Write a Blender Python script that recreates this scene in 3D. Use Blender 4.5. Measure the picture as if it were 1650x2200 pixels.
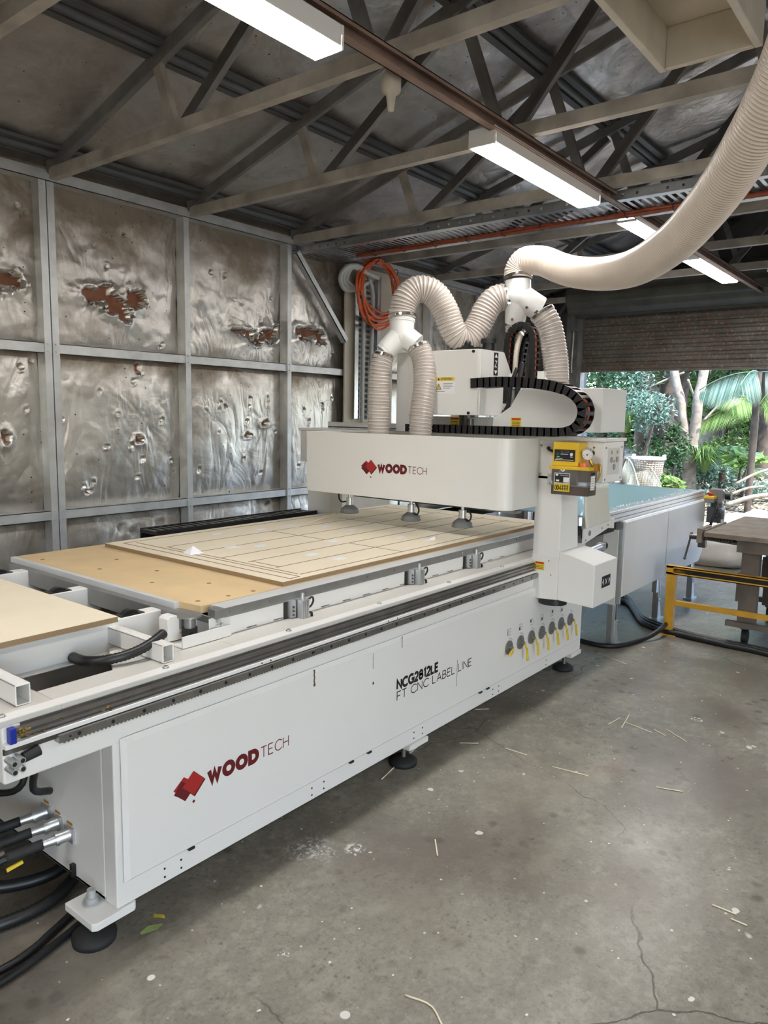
import bpy, bmesh, math, random
from mathutils import Vector, Matrix, noise
for o in list(bpy.data.objects): bpy.data.objects.remove(o)
SC = bpy.context.scene
COL = SC.collection
PI = math.pi
# ---------------------------------------------------------------- camera
H = 1.55
R_ = Vector((0.6211712237, -0.7834683714, 0.0179894939))
U_ = Vector((0.0916838250, 0.0954506851, 0.9912029272))
W_ = Vector((0.7782932526, 0.6140573897, -0.1311225959))
FPX = 1596.432
cam_d = bpy.data.cameras.new('camera'); cam = bpy.data.objects.new('camera', cam_d); COL.objects.link(cam)
cam_d.sensor_fit = 'VERTICAL'; cam_d.sensor_height = 36; cam_d.lens = FPX / 2200 * 36
cam_d.clip_start = .05; cam_d.clip_end = 200
M3 = Matrix((R_, U_, -W_)).transposed()
cam.matrix_world = Matrix.Translation((0, 0, H)) @ M3.to_4x4()
SC.camera = cam
SC.view_settings.view_transform = 'Standard'; SC.view_settings.look = 'None'
SC.view_settings.gamma = 1; SC.view_settings.use_curve_mapping = False
SC.view_settings.exposure = 0.14
# ---------------------------------------------------------------- sky and lamps
LAMP = 42.0
LAMPC = (1.0, .975, .945)
w = bpy.data.worlds.new('world'); SC.world = w; w.use_nodes = True
nt = w.node_tree; nt.nodes.clear()
sky = nt.nodes.new('ShaderNodeTexSky'); sky.sky_type = 'NISHITA'
sky.sun_elevation = math.radians(58); sky.sun_rotation = math.radians(200); sky.sun_disc = False
sky.air_density = 1.0; sky.dust_density = 1.0
bg = nt.nodes.new('ShaderNodeBackground'); bg.inputs[1].default_value = 1.4
wo = nt.nodes.new('ShaderNodeOutputWorld')
nt.links.new(sky.outputs[0], bg.inputs[0]); nt.links.new(bg.outputs[0], wo.inputs[0])
sd = bpy.data.lights.new('sun', 'SUN'); sd.energy = 15.0; sd.angle = math.radians(.6); sd.color = (1, .96, .88)
so = bpy.data.objects.new('sun', sd); COL.objects.link(so); so.rotation_euler = (math.radians(28), math.radians(-14), 0)

# ---------------------------------------------------------------- mesh helpers
WL = {}
class MB:
    def __init__(s): s.v = []; s.f = []; s.m = []; s.s = []
    def add(s, vs, fs, mi=0, sm=False):
        n = len(s.v); s.v += [tuple(x) for x in vs]
        for q in fs: s.f.append(tuple(i + n for i in q)); s.m.append(mi); s.s.append(sm)
        return s
    def box(s, x0, x1, y0, y1, z0, z1, mi=0):
        return s.add([(x, y, z) for x in (x0, x1) for y in (y0, y1) for z in (z0, z1)],
                     [(0, 1, 3, 2), (4, 6, 7, 5), (0, 4, 5, 1), (2, 3, 7, 6), (0, 2, 6, 4), (1, 5, 7, 3)], mi)
    def beam(s, p, q, a, b, up=(0, 0, 1), mi=0):
        p = Vector(p); q = Vector(q); d = (q - p).normalized(); up = Vector(up)
        sd_ = d.cross(up)
        if sd_.length < 1e-4: sd_ = d.cross(Vector((1, 0, 0)))
        sd_.normalize(); u2 = sd_.cross(d)
        vs = [e + sd_ * (i * a / 2) + u2 * (j * b / 2) for e in (p, q) for i, j in ((-1, -1), (1, -1), (1, 1), (-1, 1))]
        return s.add(vs, [(3, 2, 1, 0), (4, 5, 6, 7), (0, 1, 5, 4), (1, 2, 6, 5), (2, 3, 7, 6), (3, 0, 4, 7)], mi)
    def cyl(s, p, q, r, r2=None, n=24, mi=0, caps=True):
        if r2 is None: r2 = r
        p = Vector(p); q = Vector(q); d = (q - p).normalized()
        a = d.orthogonal().normalized(); b = d.cross(a)
        vs = [p + (a * math.cos(t) + b * math.sin(t)) * r for t in [2 * PI * i / n for i in range(n)]]
        vs += [q + (a * math.cos(t) + b * math.sin(t)) * r2 for t in [2 * PI * i / n for i in range(n)]]
        s.add(vs, [(i, (i + 1) % n, n + (i + 1) % n, n + i) for i in range(n)], mi, True)
        if caps: s.add(vs, [tuple(range(n - 1, -1, -1)), tuple(range(n, 2 * n))], mi)
        return s
    def lathe(s, c, ax, prof, n=28, mi=0):
        c = Vector(c); d = Vector(ax).normalized(); a = d.orthogonal().normalized(); b = d.cross(a)
        vs = []
        for h, r in prof:
            for i in range(n):
                t = 2 * PI * i / n; vs.append(c + d * h + (a * math.cos(t) + b * math.sin(t)) * r)
        fs = [(k * n + i, k * n + (i + 1) % n, (k + 1) * n + (i + 1) % n, (k + 1) * n + i) for k in range(len(prof) - 1) for i in range(n)]
        return s.add(vs, fs, mi, True)
    def tube(s, pts, r, n=12, mi=0, rf=None, mf=None, caps=True, closed=False):
        pts = [Vector(p) for p in pts]; m = len(pts)
        T = []
        for i in range(m):
            a = pts[(i - 1) % m] if (closed or i > 0) else pts[0]
            b = pts[(i + 1) % m] if (closed or i < m - 1) else pts[-1]
            t = (b - a)
            T.append(t.normalized() if t.length > 1e-9 else Vector((0, 0, 1)))
        nrm = T[0].orthogonal().normalized(); vs = []
        for i in range(m):
            nrm = (nrm - T[i] * nrm.dot(T[i])); nrm.normalize(); bn = T[i].cross(nrm)
            rr = rf(i) if rf else r
            for k in range(n):
                t = 2 * PI * k / n; vs.append(pts[i] + (nrm * math.cos(t) + bn * math.sin(t)) * rr)
        n0 = len(s.v); s.v += [tuple(x) for x in vs]
        for i in range(m if closed else m - 1):
            j = (i + 1) % m; q = mf(i) if mf else mi
            for k in range(n):
                s.f.append((n0 + i * n + k, n0 + i * n + (k + 1) % n, n0 + j * n + (k + 1) % n, n0 + j * n + k)); s.m.append(q); s.s.append(True)
        if caps and not closed:
            s.f.append(tuple(n0 + k for k in range(n - 1, -1, -1))); s.m.append(mi); s.s.append(False)
            s.f.append(tuple(n0 + (m - 1) * n + k for k in range(n))); s.m.append(mi); s.s.append(False)
        return s
    def prism(s, poly, o, u, v, d, mi=0):
        """poly of 2-d points on axes u, v at origin o, extruded by vector d"""
        o = Vector(o); u = Vector(u); v = Vector(v); d = Vector(d); n = len(poly)
        a = [o + u * x + v * y for x, y in poly]; b = [p + d for p in a]
        area = sum(poly[i][0] * poly[(i + 1) % n][1] - poly[(i + 1) % n][0] * poly[i][1] for i in range(n))
        flip = (u.cross(v).dot(d) > 0) == (area > 0)
        fs = [(i, (i + 1) % n, n + (i + 1) % n, n + i) for i in range(n)]
        caps = [tuple(range(n - 1, -1, -1)), tuple(range(n, 2 * n))]
        if not flip: fs = [q[::-1] for q in fs]; caps = [q[::-1] for q in caps]
        return s.add(a + b, fs + caps, mi)
    def sph(s, c, rx, ry=None, rz=None, n=16, k=10, mi=0):
        ry = ry or rx; rz = rz or rx; vs = [(c[0], c[1], c[2] - rz)]
        for j in range(1, k):
            ph = -PI / 2 + PI * j / k
            for i in range(n):
                t = 2 * PI * i / n; vs.append((c[0] + rx * math.cos(ph) * math.cos(t), c[1] + ry * math.cos(ph) * math.sin(t), c[2] + rz * math.sin(ph)))
        vs.append((c[0], c[1], c[2] + rz)); fs = []
        for i in range(n):
            i2 = (i + 1) % n; fs.append((0, 1 + i2, 1 + i))
            for j in range(k - 2): fs.append((1 + j * n + i, 1 + j * n + i2, 1 + (j + 1) * n + i2, 1 + (j + 1) * n + i))
            fs.append((1 + (k - 2) * n + i, 1 + (k - 2) * n + i2, len(vs) - 1))
        return s.add(vs, fs, mi, True)
    def build(s, name, mats, parent=None, bev=0, seg=2, solid=0, base=None):
        off = Vector(WL[parent.name]) if parent else (Vector(base) if base is not None else None)
        if off is None:
            xs = [v[0] for v in s.v]; ys = [v[1] for v in s.v]; zs = [v[2] for v in s.v]
            off = Vector(((min(xs) + max(xs)) / 2, (min(ys) + max(ys)) / 2, min(zs)))
        me = bpy.data.meshes.new(name)
        me.from_pydata([(v[0] - off.x, v[1] - off.y, v[2] - off.z) for v in s.v], [], s.f)
        if not isinstance(mats, (list, tuple)): mats = [mats]
        for m_ in mats: me.materials.append(m_)
        me.polygons.foreach_set('material_index', s.m); me.polygons.foreach_set('use_smooth', s.s)
        me.update()
        o = bpy.data.objects.new(name, me); COL.objects.link(o)
        if parent: o.parent = parent
        else: o.location = off
        WL[o.name] = tuple(off)
        if bev:
            b = o.modifiers.new('bevel', 'BEVEL'); b.width = bev; b.segments = seg; b.limit_method = 'ANGLE'; b.angle_limit = math.radians(40)
            b.harden_normals = False
        if solid:
            q = o.modifiers.new('solid', 'SOLIDIFY'); q.thickness = solid; q.offset = 0
        return o
def tag(o, label=None, cat=None, group=None, kind=None):
    if label: o['label'] = label
    if cat: o['category'] = cat
    if group: o['group'] = group
    if kind: o['kind'] = kind
    return o
def thing(name, label, cat, loc, group=None, kind=None):
    o = bpy.data.objects.new(name, None); COL.objects.link(o); o.location = loc; o.empty_display_size = .05
    WL[o.name] = tuple(loc); return tag(o, label, cat, group, kind)
def box(x0, x1, y0, y1, z0, z1): return MB().box(x0, x1, y0, y1, z0, z1)
def copy_tree(o, loc, label=None):
    c = o.copy(); COL.objects.link(c); c.location = loc; WL[c.name] = tuple(loc)
    if label: c['label'] = label
    for ch in o.children:
        d = ch.copy(); COL.objects.link(d); d.parent = c
        for g in ch.children:
            e = g.copy(); COL.objects.link(e); e.parent = d
    return c
def spline(ctrl, step):
    """Catmull-Rom through control points, resampled at even arc length"""
    P = [Vector(p) for p in ctrl]; P = [P[0] * 2 - P[1]] + P + [P[-1] * 2 - P[-2]]; fine = []
    for i in range(1, len(P) - 2):
        for k in range(24):
            t = k / 24; a, b, c, d = P[i - 1:i + 3]
            fine.append(.5 * ((2 * b) + (c - a) * t + (2 * a - 5 * b + 4 * c - d) * t * t + (3 * b - a - 3 * c + d) * t ** 3))
    fine.append(P[-2]); out = [fine[0]]; acc = 0; L = sum((fine[i + 1] - fine[i]).length for i in range(len(fine) - 1))
    n = max(2, round(L / step)); st = L / n; need = st
    for i in range(len(fine) - 1):
        a, b = fine[i], fine[i + 1]; l = (b - a).length
        while acc + l >= need - 1e-9 and len(out) < n:
            out.append(a.lerp(b, (need - acc) / l if l > 0 else 0)); need += st
        acc += l
    out.append(fine[-1]); return out
def at(px, py, X):
    d = W_ + R_ * ((px - 825) / FPX) - U_ * ((py - 1100) / FPX); return Vector((0, 0, H)) + d * (X / d.x)
rnd = random.Random(7)
def fbm(x, y, z, o=4): return noise.fractal(Vector((x, y, z)), 1.0, 2.0, o)
# ---------------------------------------------------------------- materials
def newmat(name):
    m = bpy.data.materials.new(name); m.use_nodes = True; n = m.node_tree
    return m, n, n.nodes['Principled BSDF']
def mat(name, col, rough=.5, metal=0, var=.06, scale=6, bump=0, bscale=60, trans=0, coat=0, emis=None, col2=None, aniso=0):
    m, n, b = newmat(name)
    L = n.links; tc = n.nodes.new('ShaderNodeTexCoord')
    nz = n.nodes.new('ShaderNodeTexNoise'); nz.inputs['Scale'].default_value = scale; nz.inputs['Detail'].default_value = 6
    L.new(tc.outputs['Object'], nz.inputs['Vector'])
    r = n.nodes.new('ShaderNodeValToRGB'); r.color_ramp.elements[0].position = .3; r.color_ramp.elements[1].position = .7
    c2 = col2 or tuple(min(1, c * (1 + var)) for c in col); c1 = tuple(c * (1 - var) for c in col) if not col2 else col
    r.color_ramp.elements[0].color = (*c1, 1); r.color_ramp.elements[1].color = (*c2, 1)
    L.new(nz.outputs['Fac'], r.inputs['Fac']); L.new(r.outputs['Color'], b.inputs['Base Color'])
    b.inputs['Roughness'].default_value = rough; b.inputs['Metallic'].default_value = metal
    b.inputs['Transmission Weight'].default_value = trans; b.inputs['Coat Weight'].default_value = coat
    b.inputs['Anisotropic'].default_value = aniso
    if bump:
        nb = n.nodes.new('ShaderNodeTexNoise'); nb.inputs['Scale'].default_value = bscale; nb.inputs['Detail'].default_value = 4
        L.new(tc.outputs['Object'], nb.inputs['Vector'])
        bp = n.nodes.new('ShaderNodeBump'); bp.inputs['Strength'].default_value = bump; bp.inputs['Distance'].default_value = .004
        L.new(nb.outputs['Fac'], bp.inputs['Height']); L.new(bp.outputs['Normal'], b.inputs['Normal'])
    if emis:
        b.inputs['Emission Color'].default_value = (*emis[0], 1); b.inputs['Emission Strength'].default_value = emis[1]
    return m
white = mat('machine_white', (.80, .785, .755), .38, var=.02, scale=2)
platem = mat('beige_plate', (.60, .575, .53), .5, var=.05, scale=4)  # even beige, darker than the white edge strip
white2 = mat('panel_white', (.74, .725, .695), .42, var=.03, scale=3)
offwhite = mat('pvc_white', (.84, .84, .82), .35, var=.015)
grey = mat('grey_paint', (.22, .22, .21), .45, var=.05)
alu = mat('aluminium', (.62, .63, .64), .38, .85, var=.06, scale=20)
alud = mat('aluminium_dark', (.33, .33, .32), .42, .7, var=.08, scale=12)
steel = mat('steel', (.33, .32, .31), .32, .9, var=.15, scale=15)
steeld = mat('oily_steel', (.13, .12, .115), .33, .75, var=.25, scale=18)
chrome = mat('bright_metal', (.75, .75, .75), .15, 1, var=.03)
black = mat('black_plastic', (.012, .012, .013), .42, var=.3)
rubber = mat('black_rubber', (.018, .018, .018), .7, var=.3)
dark = mat('dark_void', (.03, .028, .026), .8, var=.2)
yellow = mat('yellow_plastic', (.78, .50, .03), .38, var=.04)
yelpaint = mat('yellow_steel', (.62, .33, .03), .42, var=.12, scale=14)
red = mat('red_logo', (.38, .02, .018), .45, var=.03); dred = mat('dark_red_logo', (.13, .008, .012), .45, var=.03)
ink = mat('black_ink', (.012, .012, .012), .5, var=.1)
orangeb = mat('dusty_orange_cable', (.27, .055, .02), .5, var=.25, scale=30)
orange = mat('orange_cable', (.55, .09, .02), .4, var=.15, scale=30)
greyc = mat('grey_conduit', (.40, .40, .38), .5, var=.08)
mdf = mat('mdf_board', (.70, .52, .29), .6, var=.07, scale=5, bump=.1, bscale=200)
plyt = mat('maple_ply_face', (.84, .745, .57), .5, var=.05, scale=3)
paper = mat('paper_white', (.86, .86, .88), .7, var=.02)
labely = mat('label_yellow', (.80, .58, .04), .5, var=.03)
labelr = mat('label_red', (.55, .05, .02), .5, var=.03)
stainb = mat('brown_stain', (.12, .07, .04), .6, var=.2)
belt = mat('sky_tinted_belt', (.27, .42, .50), .30, 0, var=.04, coat=.3)  # sky reflection is put into the base colour; belt itself is darker
galv = mat('galvanised', (.56, .57, .57), .42, .55, var=.14, scale=9, bump=.05)
galvd = mat('galvanised_dusty', (.22, .215, .205), .55, .45, var=.25, scale=7)
purlm = mat('dark_purlin', (.095, .095, .095), .5, .3, var=.12, scale=3)
trussm = mat('truss_dusty_primer', (.36, .325, .275), .7, .15, var=.3, scale=5, bump=.3, bscale=40)
trussd = mat('truss_grey_primer', (.17, .16, .15), .65, .2, var=.3, scale=5, bump=.3, bscale=40)
brownb = mat('brown_channel', (.26, .175, .135), .6, .2, var=.25, scale=6)
trimw = mat('pale_trim', (.74, .75, .76), .35, .3, var=.03)
zincd = mat('zinc_dark', (.20, .23, .26), .35, .85, var=.15, scale=20)
zinc = mat('zinc_tray', (.50, .52, .53), .3, .9, var=.1, scale=10)
boardm = mat('board_painted', (.48, .43, .35), .7, var=.08)
batten = mat('batten_white', (.80, .79, .76), .4, var=.02)
diffu = mat('lamp_diffuser', (.9, .9, .9), .4, var=0, emis=(LAMPC, LAMP))
hosem = mat('clear_pvc_hose', (.88, .82, .76), .2, var=.04, trans=.5, coat=.4); hosem.node_tree.nodes['Principled BSDF'].inputs['IOR'].default_value = 1.25
hosew = mat('hose_wire', (.22, .15, .10), .35, .2, var=.1)
hoseb = mat('duct_hose', (.80, .70, .60), .3, var=.03, trans=.12, coat=.2)
hosebw = mat('duct_hose_groove', (.50, .38, .29), .4, var=.05)
ceilw = mat('cream_painted_ply', (.62, .56, .45), .6, var=.12, scale=5)
def ply_edge():
    m, n, b = newmat('plywood_edge'); L = n.links; tc = n.nodes.new('ShaderNodeTexCoord')
    wv = n.nodes.new('ShaderNodeTexWave'); wv.bands_direction = 'Z'; wv.inputs['Scale'].default_value = 95; wv.inputs['Distortion'].default_value = .6
    L.new(tc.outputs['Object'], wv.inputs['Vector']); r = n.nodes.new('ShaderNodeValToRGB')
    r.color_ramp.elements[0].color = (.15, .09, .045, 1); r.color_ramp.elements[1].color = (.44, .31, .175, 1)
    L.new(wv.outputs['Fac'], r.inputs['Fac']); L.new(r.outputs['Color'], b.inputs['Base Color']); b.inputs['Roughness'].default_value = .7
    return m
plye = ply_edge()
def mathn(n, op, a, b=None, c=None):
    q = n.nodes.new('ShaderNodeMath'); q.operation = op
    for i, x in enumerate((a, b, c)):
        if x is None: continue
        if isinstance(x, (int, float)): q.inputs[i].default_value = x
        else: n.links.new(x, q.inputs[i])
    return q.outputs[0]
def mixc(n, fac, a, b):
    q = n.nodes.new('ShaderNodeMix'); q.data_type = 'RGBA'
    for s_, x in ((0, fac), (6, a), (7, b)):
        if isinstance(x, (int, float)): q.inputs[s_].default_value = x
        elif isinstance(x, tuple): q.inputs[s_].default_value = (*x, 1)
        else: n.links.new(x, q.inputs[s_])
    return q.outputs[2]
def nz_(n, vec, scale, detail=5, rough=.55, dist=0):
    q = n.nodes.new('ShaderNodeTexNoise'); q.inputs['Scale'].default_value = scale; q.inputs['Detail'].default_value = detail
    q.inputs['Roughness'].default_value = rough; q.inputs['Distortion'].default_value = dist
    n.links.new(vec, q.inputs['Vector']); return q.outputs['Fac']
def vor_(n, vec, scale, feat='F1', rnd_=1.0):
    q = n.nodes.new('ShaderNodeTexVoronoi'); q.feature = feat; q.inputs['Scale'].default_value = scale; q.inputs['Randomness'].default_value = rnd_
    n.links.new(vec, q.inputs['Vector']); return q
def step_(n, x, lo, hi):
    q = n.nodes.new('ShaderNodeMapRange'); q.inputs[1].default_value = lo; q.inputs[2].default_value = hi
    n.links.new(x, q.inputs[0]); return q.outputs[0]
def concrete():
    m, n, b = newmat('stained_concrete'); L = n.links
    tc = n.nodes.new('ShaderNodeTexCoord'); V = tc.outputs['Object']
    col = mixc(n, step_(n, nz_(n, V, 1.3, 8, .6), .35, .65), (.195, .175, .140), (.295, .272, .224))
    col = mixc(n, mathn(n, 'MULTIPLY', step_(n, nz_(n, V, 9, 8, .7), .5, .75), .55), col, (.165, .145, .115))
    col = mixc(n, mathn(n, 'MULTIPLY', step_(n, nz_(n, V, 34, 6, .7), .55, .75), .45), col, (.43, .41, .35))
    col = mixc(n, mathn(n, 'MULTIPLY', step_(n, nz_(n, V, 70, 5, .75), .5, .68), .6), col, (.13, .115, .09))
    col = mixc(n, mathn(n, 'MULTIPLY', step_(n, nz_(n, V, 5.5, 9, .75), .52, .64), .65), col, (.355, .33, .27))
    col = mixc(n, mathn(n, 'MULTIPLY', step_(n, nz_(n, V, 16, 8, .8), .50, .60), .5), col, (.37, .345, .285))
    col = mixc(n, mathn(n, 'MULTIPLY', step_(n, nz_(n, V, 24, 8, .8, .5), .46, .38), .55), col, (.125, .105, .08))
    # blotches of old stain
    mp = n.nodes.new('ShaderNodeMapping'); mp.inputs['Location'].default_value = (3.1, 1.7, 0); L.new(V, mp.inputs[0])
    col = mixc(n, mathn(n, 'MULTIPLY', step_(n, nz_(n, mp.outputs[0], .9, 6, .62), .50, .62), .7), col, (.145, .122, .098))
    mp2 = n.nodes.new('ShaderNodeMapping'); mp2.inputs['Location'].default_value = (8.3, 4.7, 0); L.new(V, mp2.inputs[0])
    col = mixc(n, mathn(n, 'MULTIPLY', step_(n, nz_(n, mp2.outputs[0], 2.2, 6, .6), .58, .72), .4), col, (.42, .38, .31))
    # small dark oil spots
    wv = mixc(n, .06, V, n.nodes.new('ShaderNodeTexNoise').outputs['Color'])
    v1 = vor_(n, wv, 11); msk = step_(n, nz_(n, V, 2.1, 3), .48, .6)
    s1 = mathn(n, 'MULTIPLY', mathn(n, 'MULTIPLY', step_(n, v1.outputs['Distance'], .28, .12), msk), .75)
    col = mixc(n, s1, col, (.09, .07, .055))
    v1b = vor_(n, wv, 38); s1b = mathn(n, 'MULTIPLY', mathn(n, 'MULTIPLY', step_(n, v1b.outputs['Distance'], .26, .16), step_(n, nz_(n, V, 5.1, 3), .5, .62)), .6)
    col = mixc(n, s1b, col, (.11, .09, .07))
    # white paint flecks
    def flecks(col, scale, thr, nthr, loc, c=(.74, .73, .68)):
        mp3 = n.nodes.new('ShaderNodeMapping'); mp3.inputs['Location'].default_value = loc; L.new(V, mp3.inputs[0])
        dn = n.nodes.new('ShaderNodeTexNoise'); dn.inputs['Scale'].default_value = scale * 1.7; L.new(mp3.outputs[0], dn.inputs['Vector'])
        vv = mixc(n, .35 / scale, mp3.outputs[0], dn.outputs['Color'])
        v = vor_(n, vv, scale); cr = n.nodes.new('ShaderNodeSeparateColor'); L.new(v.outputs['Color'], cr.inputs[0])
        rr = mathn(n, 'MULTIPLY', cr.outputs[0], thr); keep = step_(n, cr.outputs[1], nthr, nthr + .01)
        d = mathn(n, 'SUBTRACT', rr, v.outputs['Distance'])
        return mixc(n, mathn(n, 'MULTIPLY', step_(n, d, 0, .03), keep), col, c)
    col = flecks(col, 13, .2, .78, (0, 0, 0)); col = flecks(col, 37, .2, .84, (5, 2, 0)); col = flecks(col, 3.4, .075, .62, (2.4, 7, 0))
    # cracks
    dn = n.nodes.new('ShaderNodeTexNoise'); dn.inputs['Scale'].default_value = 5; dn.inputs['Detail'].default_value = 7; L.new(V, dn.inputs['Vector'])
    vc = mixc(n, .11, V, dn.outputs['Color']); ve = vor_(n, vc, .95, 'DISTANCE_TO_EDGE')
    ck = mathn(n, 'MULTIPLY', step_(n, ve.outputs['Distance'], .0028, .0008), step_(n, nz_(n, V, .8, 2), .44, .52))
    col = mixc(n, mathn(n, 'MULTIPLY', ck, .85), col, (.06, .05, .045))
    # individual stains and paint splashes where they lie on the slab
    wob = n.nodes.new('ShaderNodeTexNoise'); wob.inputs['Scale'].default_value = 7; wob.inputs['Detail'].default_value = 6; L.new(V, wob.inputs['Vector'])
    def spot(col, cx, cy, r, c, k, soft=.6, wamt=.5, brk=0):
        vm = n.nodes.new('ShaderNodeVectorMath'); vm.operation = 'DISTANCE'; L.new(V, vm.inputs[0]); vm.inputs[1].default_value = (cx, cy, 0)
        dd = mathn(n, 'ADD', vm.outputs['Value'], mathn(n, 'MULTIPLY_ADD', wob.outputs['Fac'], r * 2 * wamt, -r * wamt)); f_ = mathn(n, 'MULTIPLY', step_(n, dd, r, r * (1 - soft)), k)
        if brk: f_ = mathn(n, 'MULTIPLY', f_, step_(n, nz_(n, V, brk, 5, .7), .52, .56))
        return mixc(n, f_, col, c)
    for a in ((3.35, .75, .34, (.15, .12, .11), .5, .8, 1.2), (4.1, .85, .22, (.13, .10, .085), .6, .8, 1.2), (2.3, .75, .28, (.20, .16, .13), .35, .9, 1.2), (1.75, 1.25, .22, (.19, .16, .13), .4, .9, 1.2), (2.05, 1.62, .20, (.15, .13, .11), .5, .9, 1.3),
              (2.8, 1.35, .5, (.40, .36, .29), .3, .9, 1.2), (1.2, 1.0, .16, (.17, .13, .10), .35, .9, 1.2), (3.1, 1.1, .10, (.22, .11, .09), .4, .8, 1.4)): col = spot(col, *a)
    for a in ((3.93, 1.0, .030, (.76, .76, .74), 1, .15, 1.0, 55), (1.80, 1.72, .10, (.62, .62, .62), .9, .7, .8, 60), (1.9, 1.60, .045, (.74, .73, .70), 1, .3, 1, 45), (1.5, .62, .11, (.62, .46, .36), .9, .5, 1, 40), (1.62, .42, .07, (.62, .46, .36), .9, .5, 1, 50),
              (1.16, .40, .025, (.76, .75, .70), 1, .2, 1, 0), (1.05, 1.28, .018, (.74, .73, .68), 1, .2, 1, 0), (1.32, 1.14, .014, (.74, .73, .68), 1, .2, 1, 0), (1.37, 1.42, .02, (.74, .73, .68), 1, .2, 1, 60)): col = spot(col, *a)
    L.new(col, b.inputs['Base Color'])
    L.new(mathn(n, 'MULTIPLY_ADD', nz_(n, V, 3, 6), .35, .16), b.inputs['Roughness'])
    bp = n.nodes.new('ShaderNodeBump'); bp.inputs['Strength'].default_value = .25; bp.inputs['Distance'].default_value = .003
    L.new(mathn(n, 'SUBTRACT', nz_(n, V, 60, 6, .65), mathn(n, 'MULTIPLY', ck, 1.5)), bp.inputs['Height']); L.new(bp.outputs['Normal'], b.inputs['Normal'])
    return m
def foil(name, c1, c2, dirt, rough, metal, bs=.5, dirtlo=.45, dirthi=.7, bands=False):
    m, n, b = newmat(name); L = n.links
    tc = n.nodes.new('ShaderNodeTexCoord'); V = tc.outputs['Object']
    col = mixc(n, step_(n, nz_(n, V, 1.6, 4), .35, .65), c1, c2)
    dn = nz_(n, V, 2.6, 8, .65, .4)
    if bands:  # brown dust settled under each rail, on its own stain edge
        sx = n.nodes.new('ShaderNodeSeparateXYZ'); L.new(V, sx.inputs[0]); z = sx.outputs[2]
        b1 = mathn(n, 'MULTIPLY', step_(n, z, 2.35, 2.95), .34); b2 = mathn(n, 'MULTIPLY', mathn(n, 'MULTIPLY', step_(n, z, 1.66, 1.9), step_(n, z, 1.96, 1.92)), .30)
        b3 = mathn(n, 'MULTIPLY', mathn(n, 'MULTIPLY', step_(n, z, .66, .84), step_(n, z, .9, .86)), .26)
        dn = mathn(n, 'ADD', mathn(n, 'ADD', dn, b1), mathn(n, 'ADD', b2, b3))
    d = mathn(n, 'MULTIPLY', step_(n, dn, dirtlo, dirthi), .85)
    col = mixc(n, d, col, dirt)
    sp = vor_(n, V, 26); cr = n.nodes.new('ShaderNodeSeparateColor'); L.new(sp.outputs['Color'], cr.inputs[0])
    s = mathn(n, 'MULTIPLY', step_(n, sp.outputs['Distance'], .16, .10), step_(n, cr.outputs[0], .88, .89))
    col = mixc(n, s, col, (.07, .045, .03)); L.new(col, b.inputs['Base Color'])
    L.new(mathn(n, 'MULTIPLY_ADD', d, -.45, metal), b.inputs['Metallic'])
    L.new(mathn(n, 'ADD', mathn(n, 'MULTIPLY', d, .3), mathn(n, 'MULTIPLY_ADD', nz_(n, V, 5, 4), .25, rough - .12)), b.inputs['Roughness'])
    mp = n.nodes.new('ShaderNodeMapping'); mp.inputs['Rotation'].default_value = (.3, .7, .2); mp.inputs['Scale'].default_value = (3.2, 3.2, 1.5); L.new(V, mp.inputs[0])
    cr1 = mathn(n, 'ABSOLUTE', mathn(n, 'SUBTRACT', nz_(n, mp.outputs[0], 1.3, 3, .5, .6), .5))
    cr2 = mathn(n, 'ABSOLUTE', mathn(n, 'SUBTRACT', nz_(n, V, 4.5, 3, .5, .5), .5))
    br = n.nodes.new('ShaderNodeTexVoronoi'); br.inputs['Scale'].default_value = 130; br.inputs['Randomness'].default_value = .1; L.new(V, br.inputs['Vector'])
    h = mathn(n, 'ADD', mathn(n, 'MULTIPLY', cr1, 2.6), mathn(n, 'MULTIPLY', br.outputs['Distance'], .05))
    h = mathn(n, 'ADD', h, mathn(n, 'MULTIPLY', cr2, .8)); h = mathn(n, 'ADD', h, mathn(n, 'MULTIPLY', nz_(n, V, 22, 3, .5), .12))
    bp = n.nodes.new('ShaderNodeBump'); bp.inputs['Strength'].default_value = bs; bp.inputs['Distance'].default_value = .018
    L.new(h, bp.inputs['Height']); L.new(bp.outputs['Normal'], b.inputs['Normal'])
    return m
floorm = concrete()
foilw = foil('torn_wall_foil', (.50, .47, .43), (.67, .645, .605), (.20, .15, .10), .35, .92, .6, .55, .80, True)
foilr = foil('dusty_roof_foil', (.46, .42, .38), (.60, .565, .53), (.26, .22, .185), .36, .85, .5, .42, .72)
batts = mat('brown_insulation', (.20, .085, .05), .9, var=.4, scale=9, bump=.8, bscale=30)
# ================================================================ STRUCTURE
XB, XD, WY = -4.0, 9.0, 4.6
tag(box(XB, XD, -WY - .15, WY + .15, -.12, 0).build('floor', floorm, base=(0, 0, 0)), kind='structure')
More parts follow.
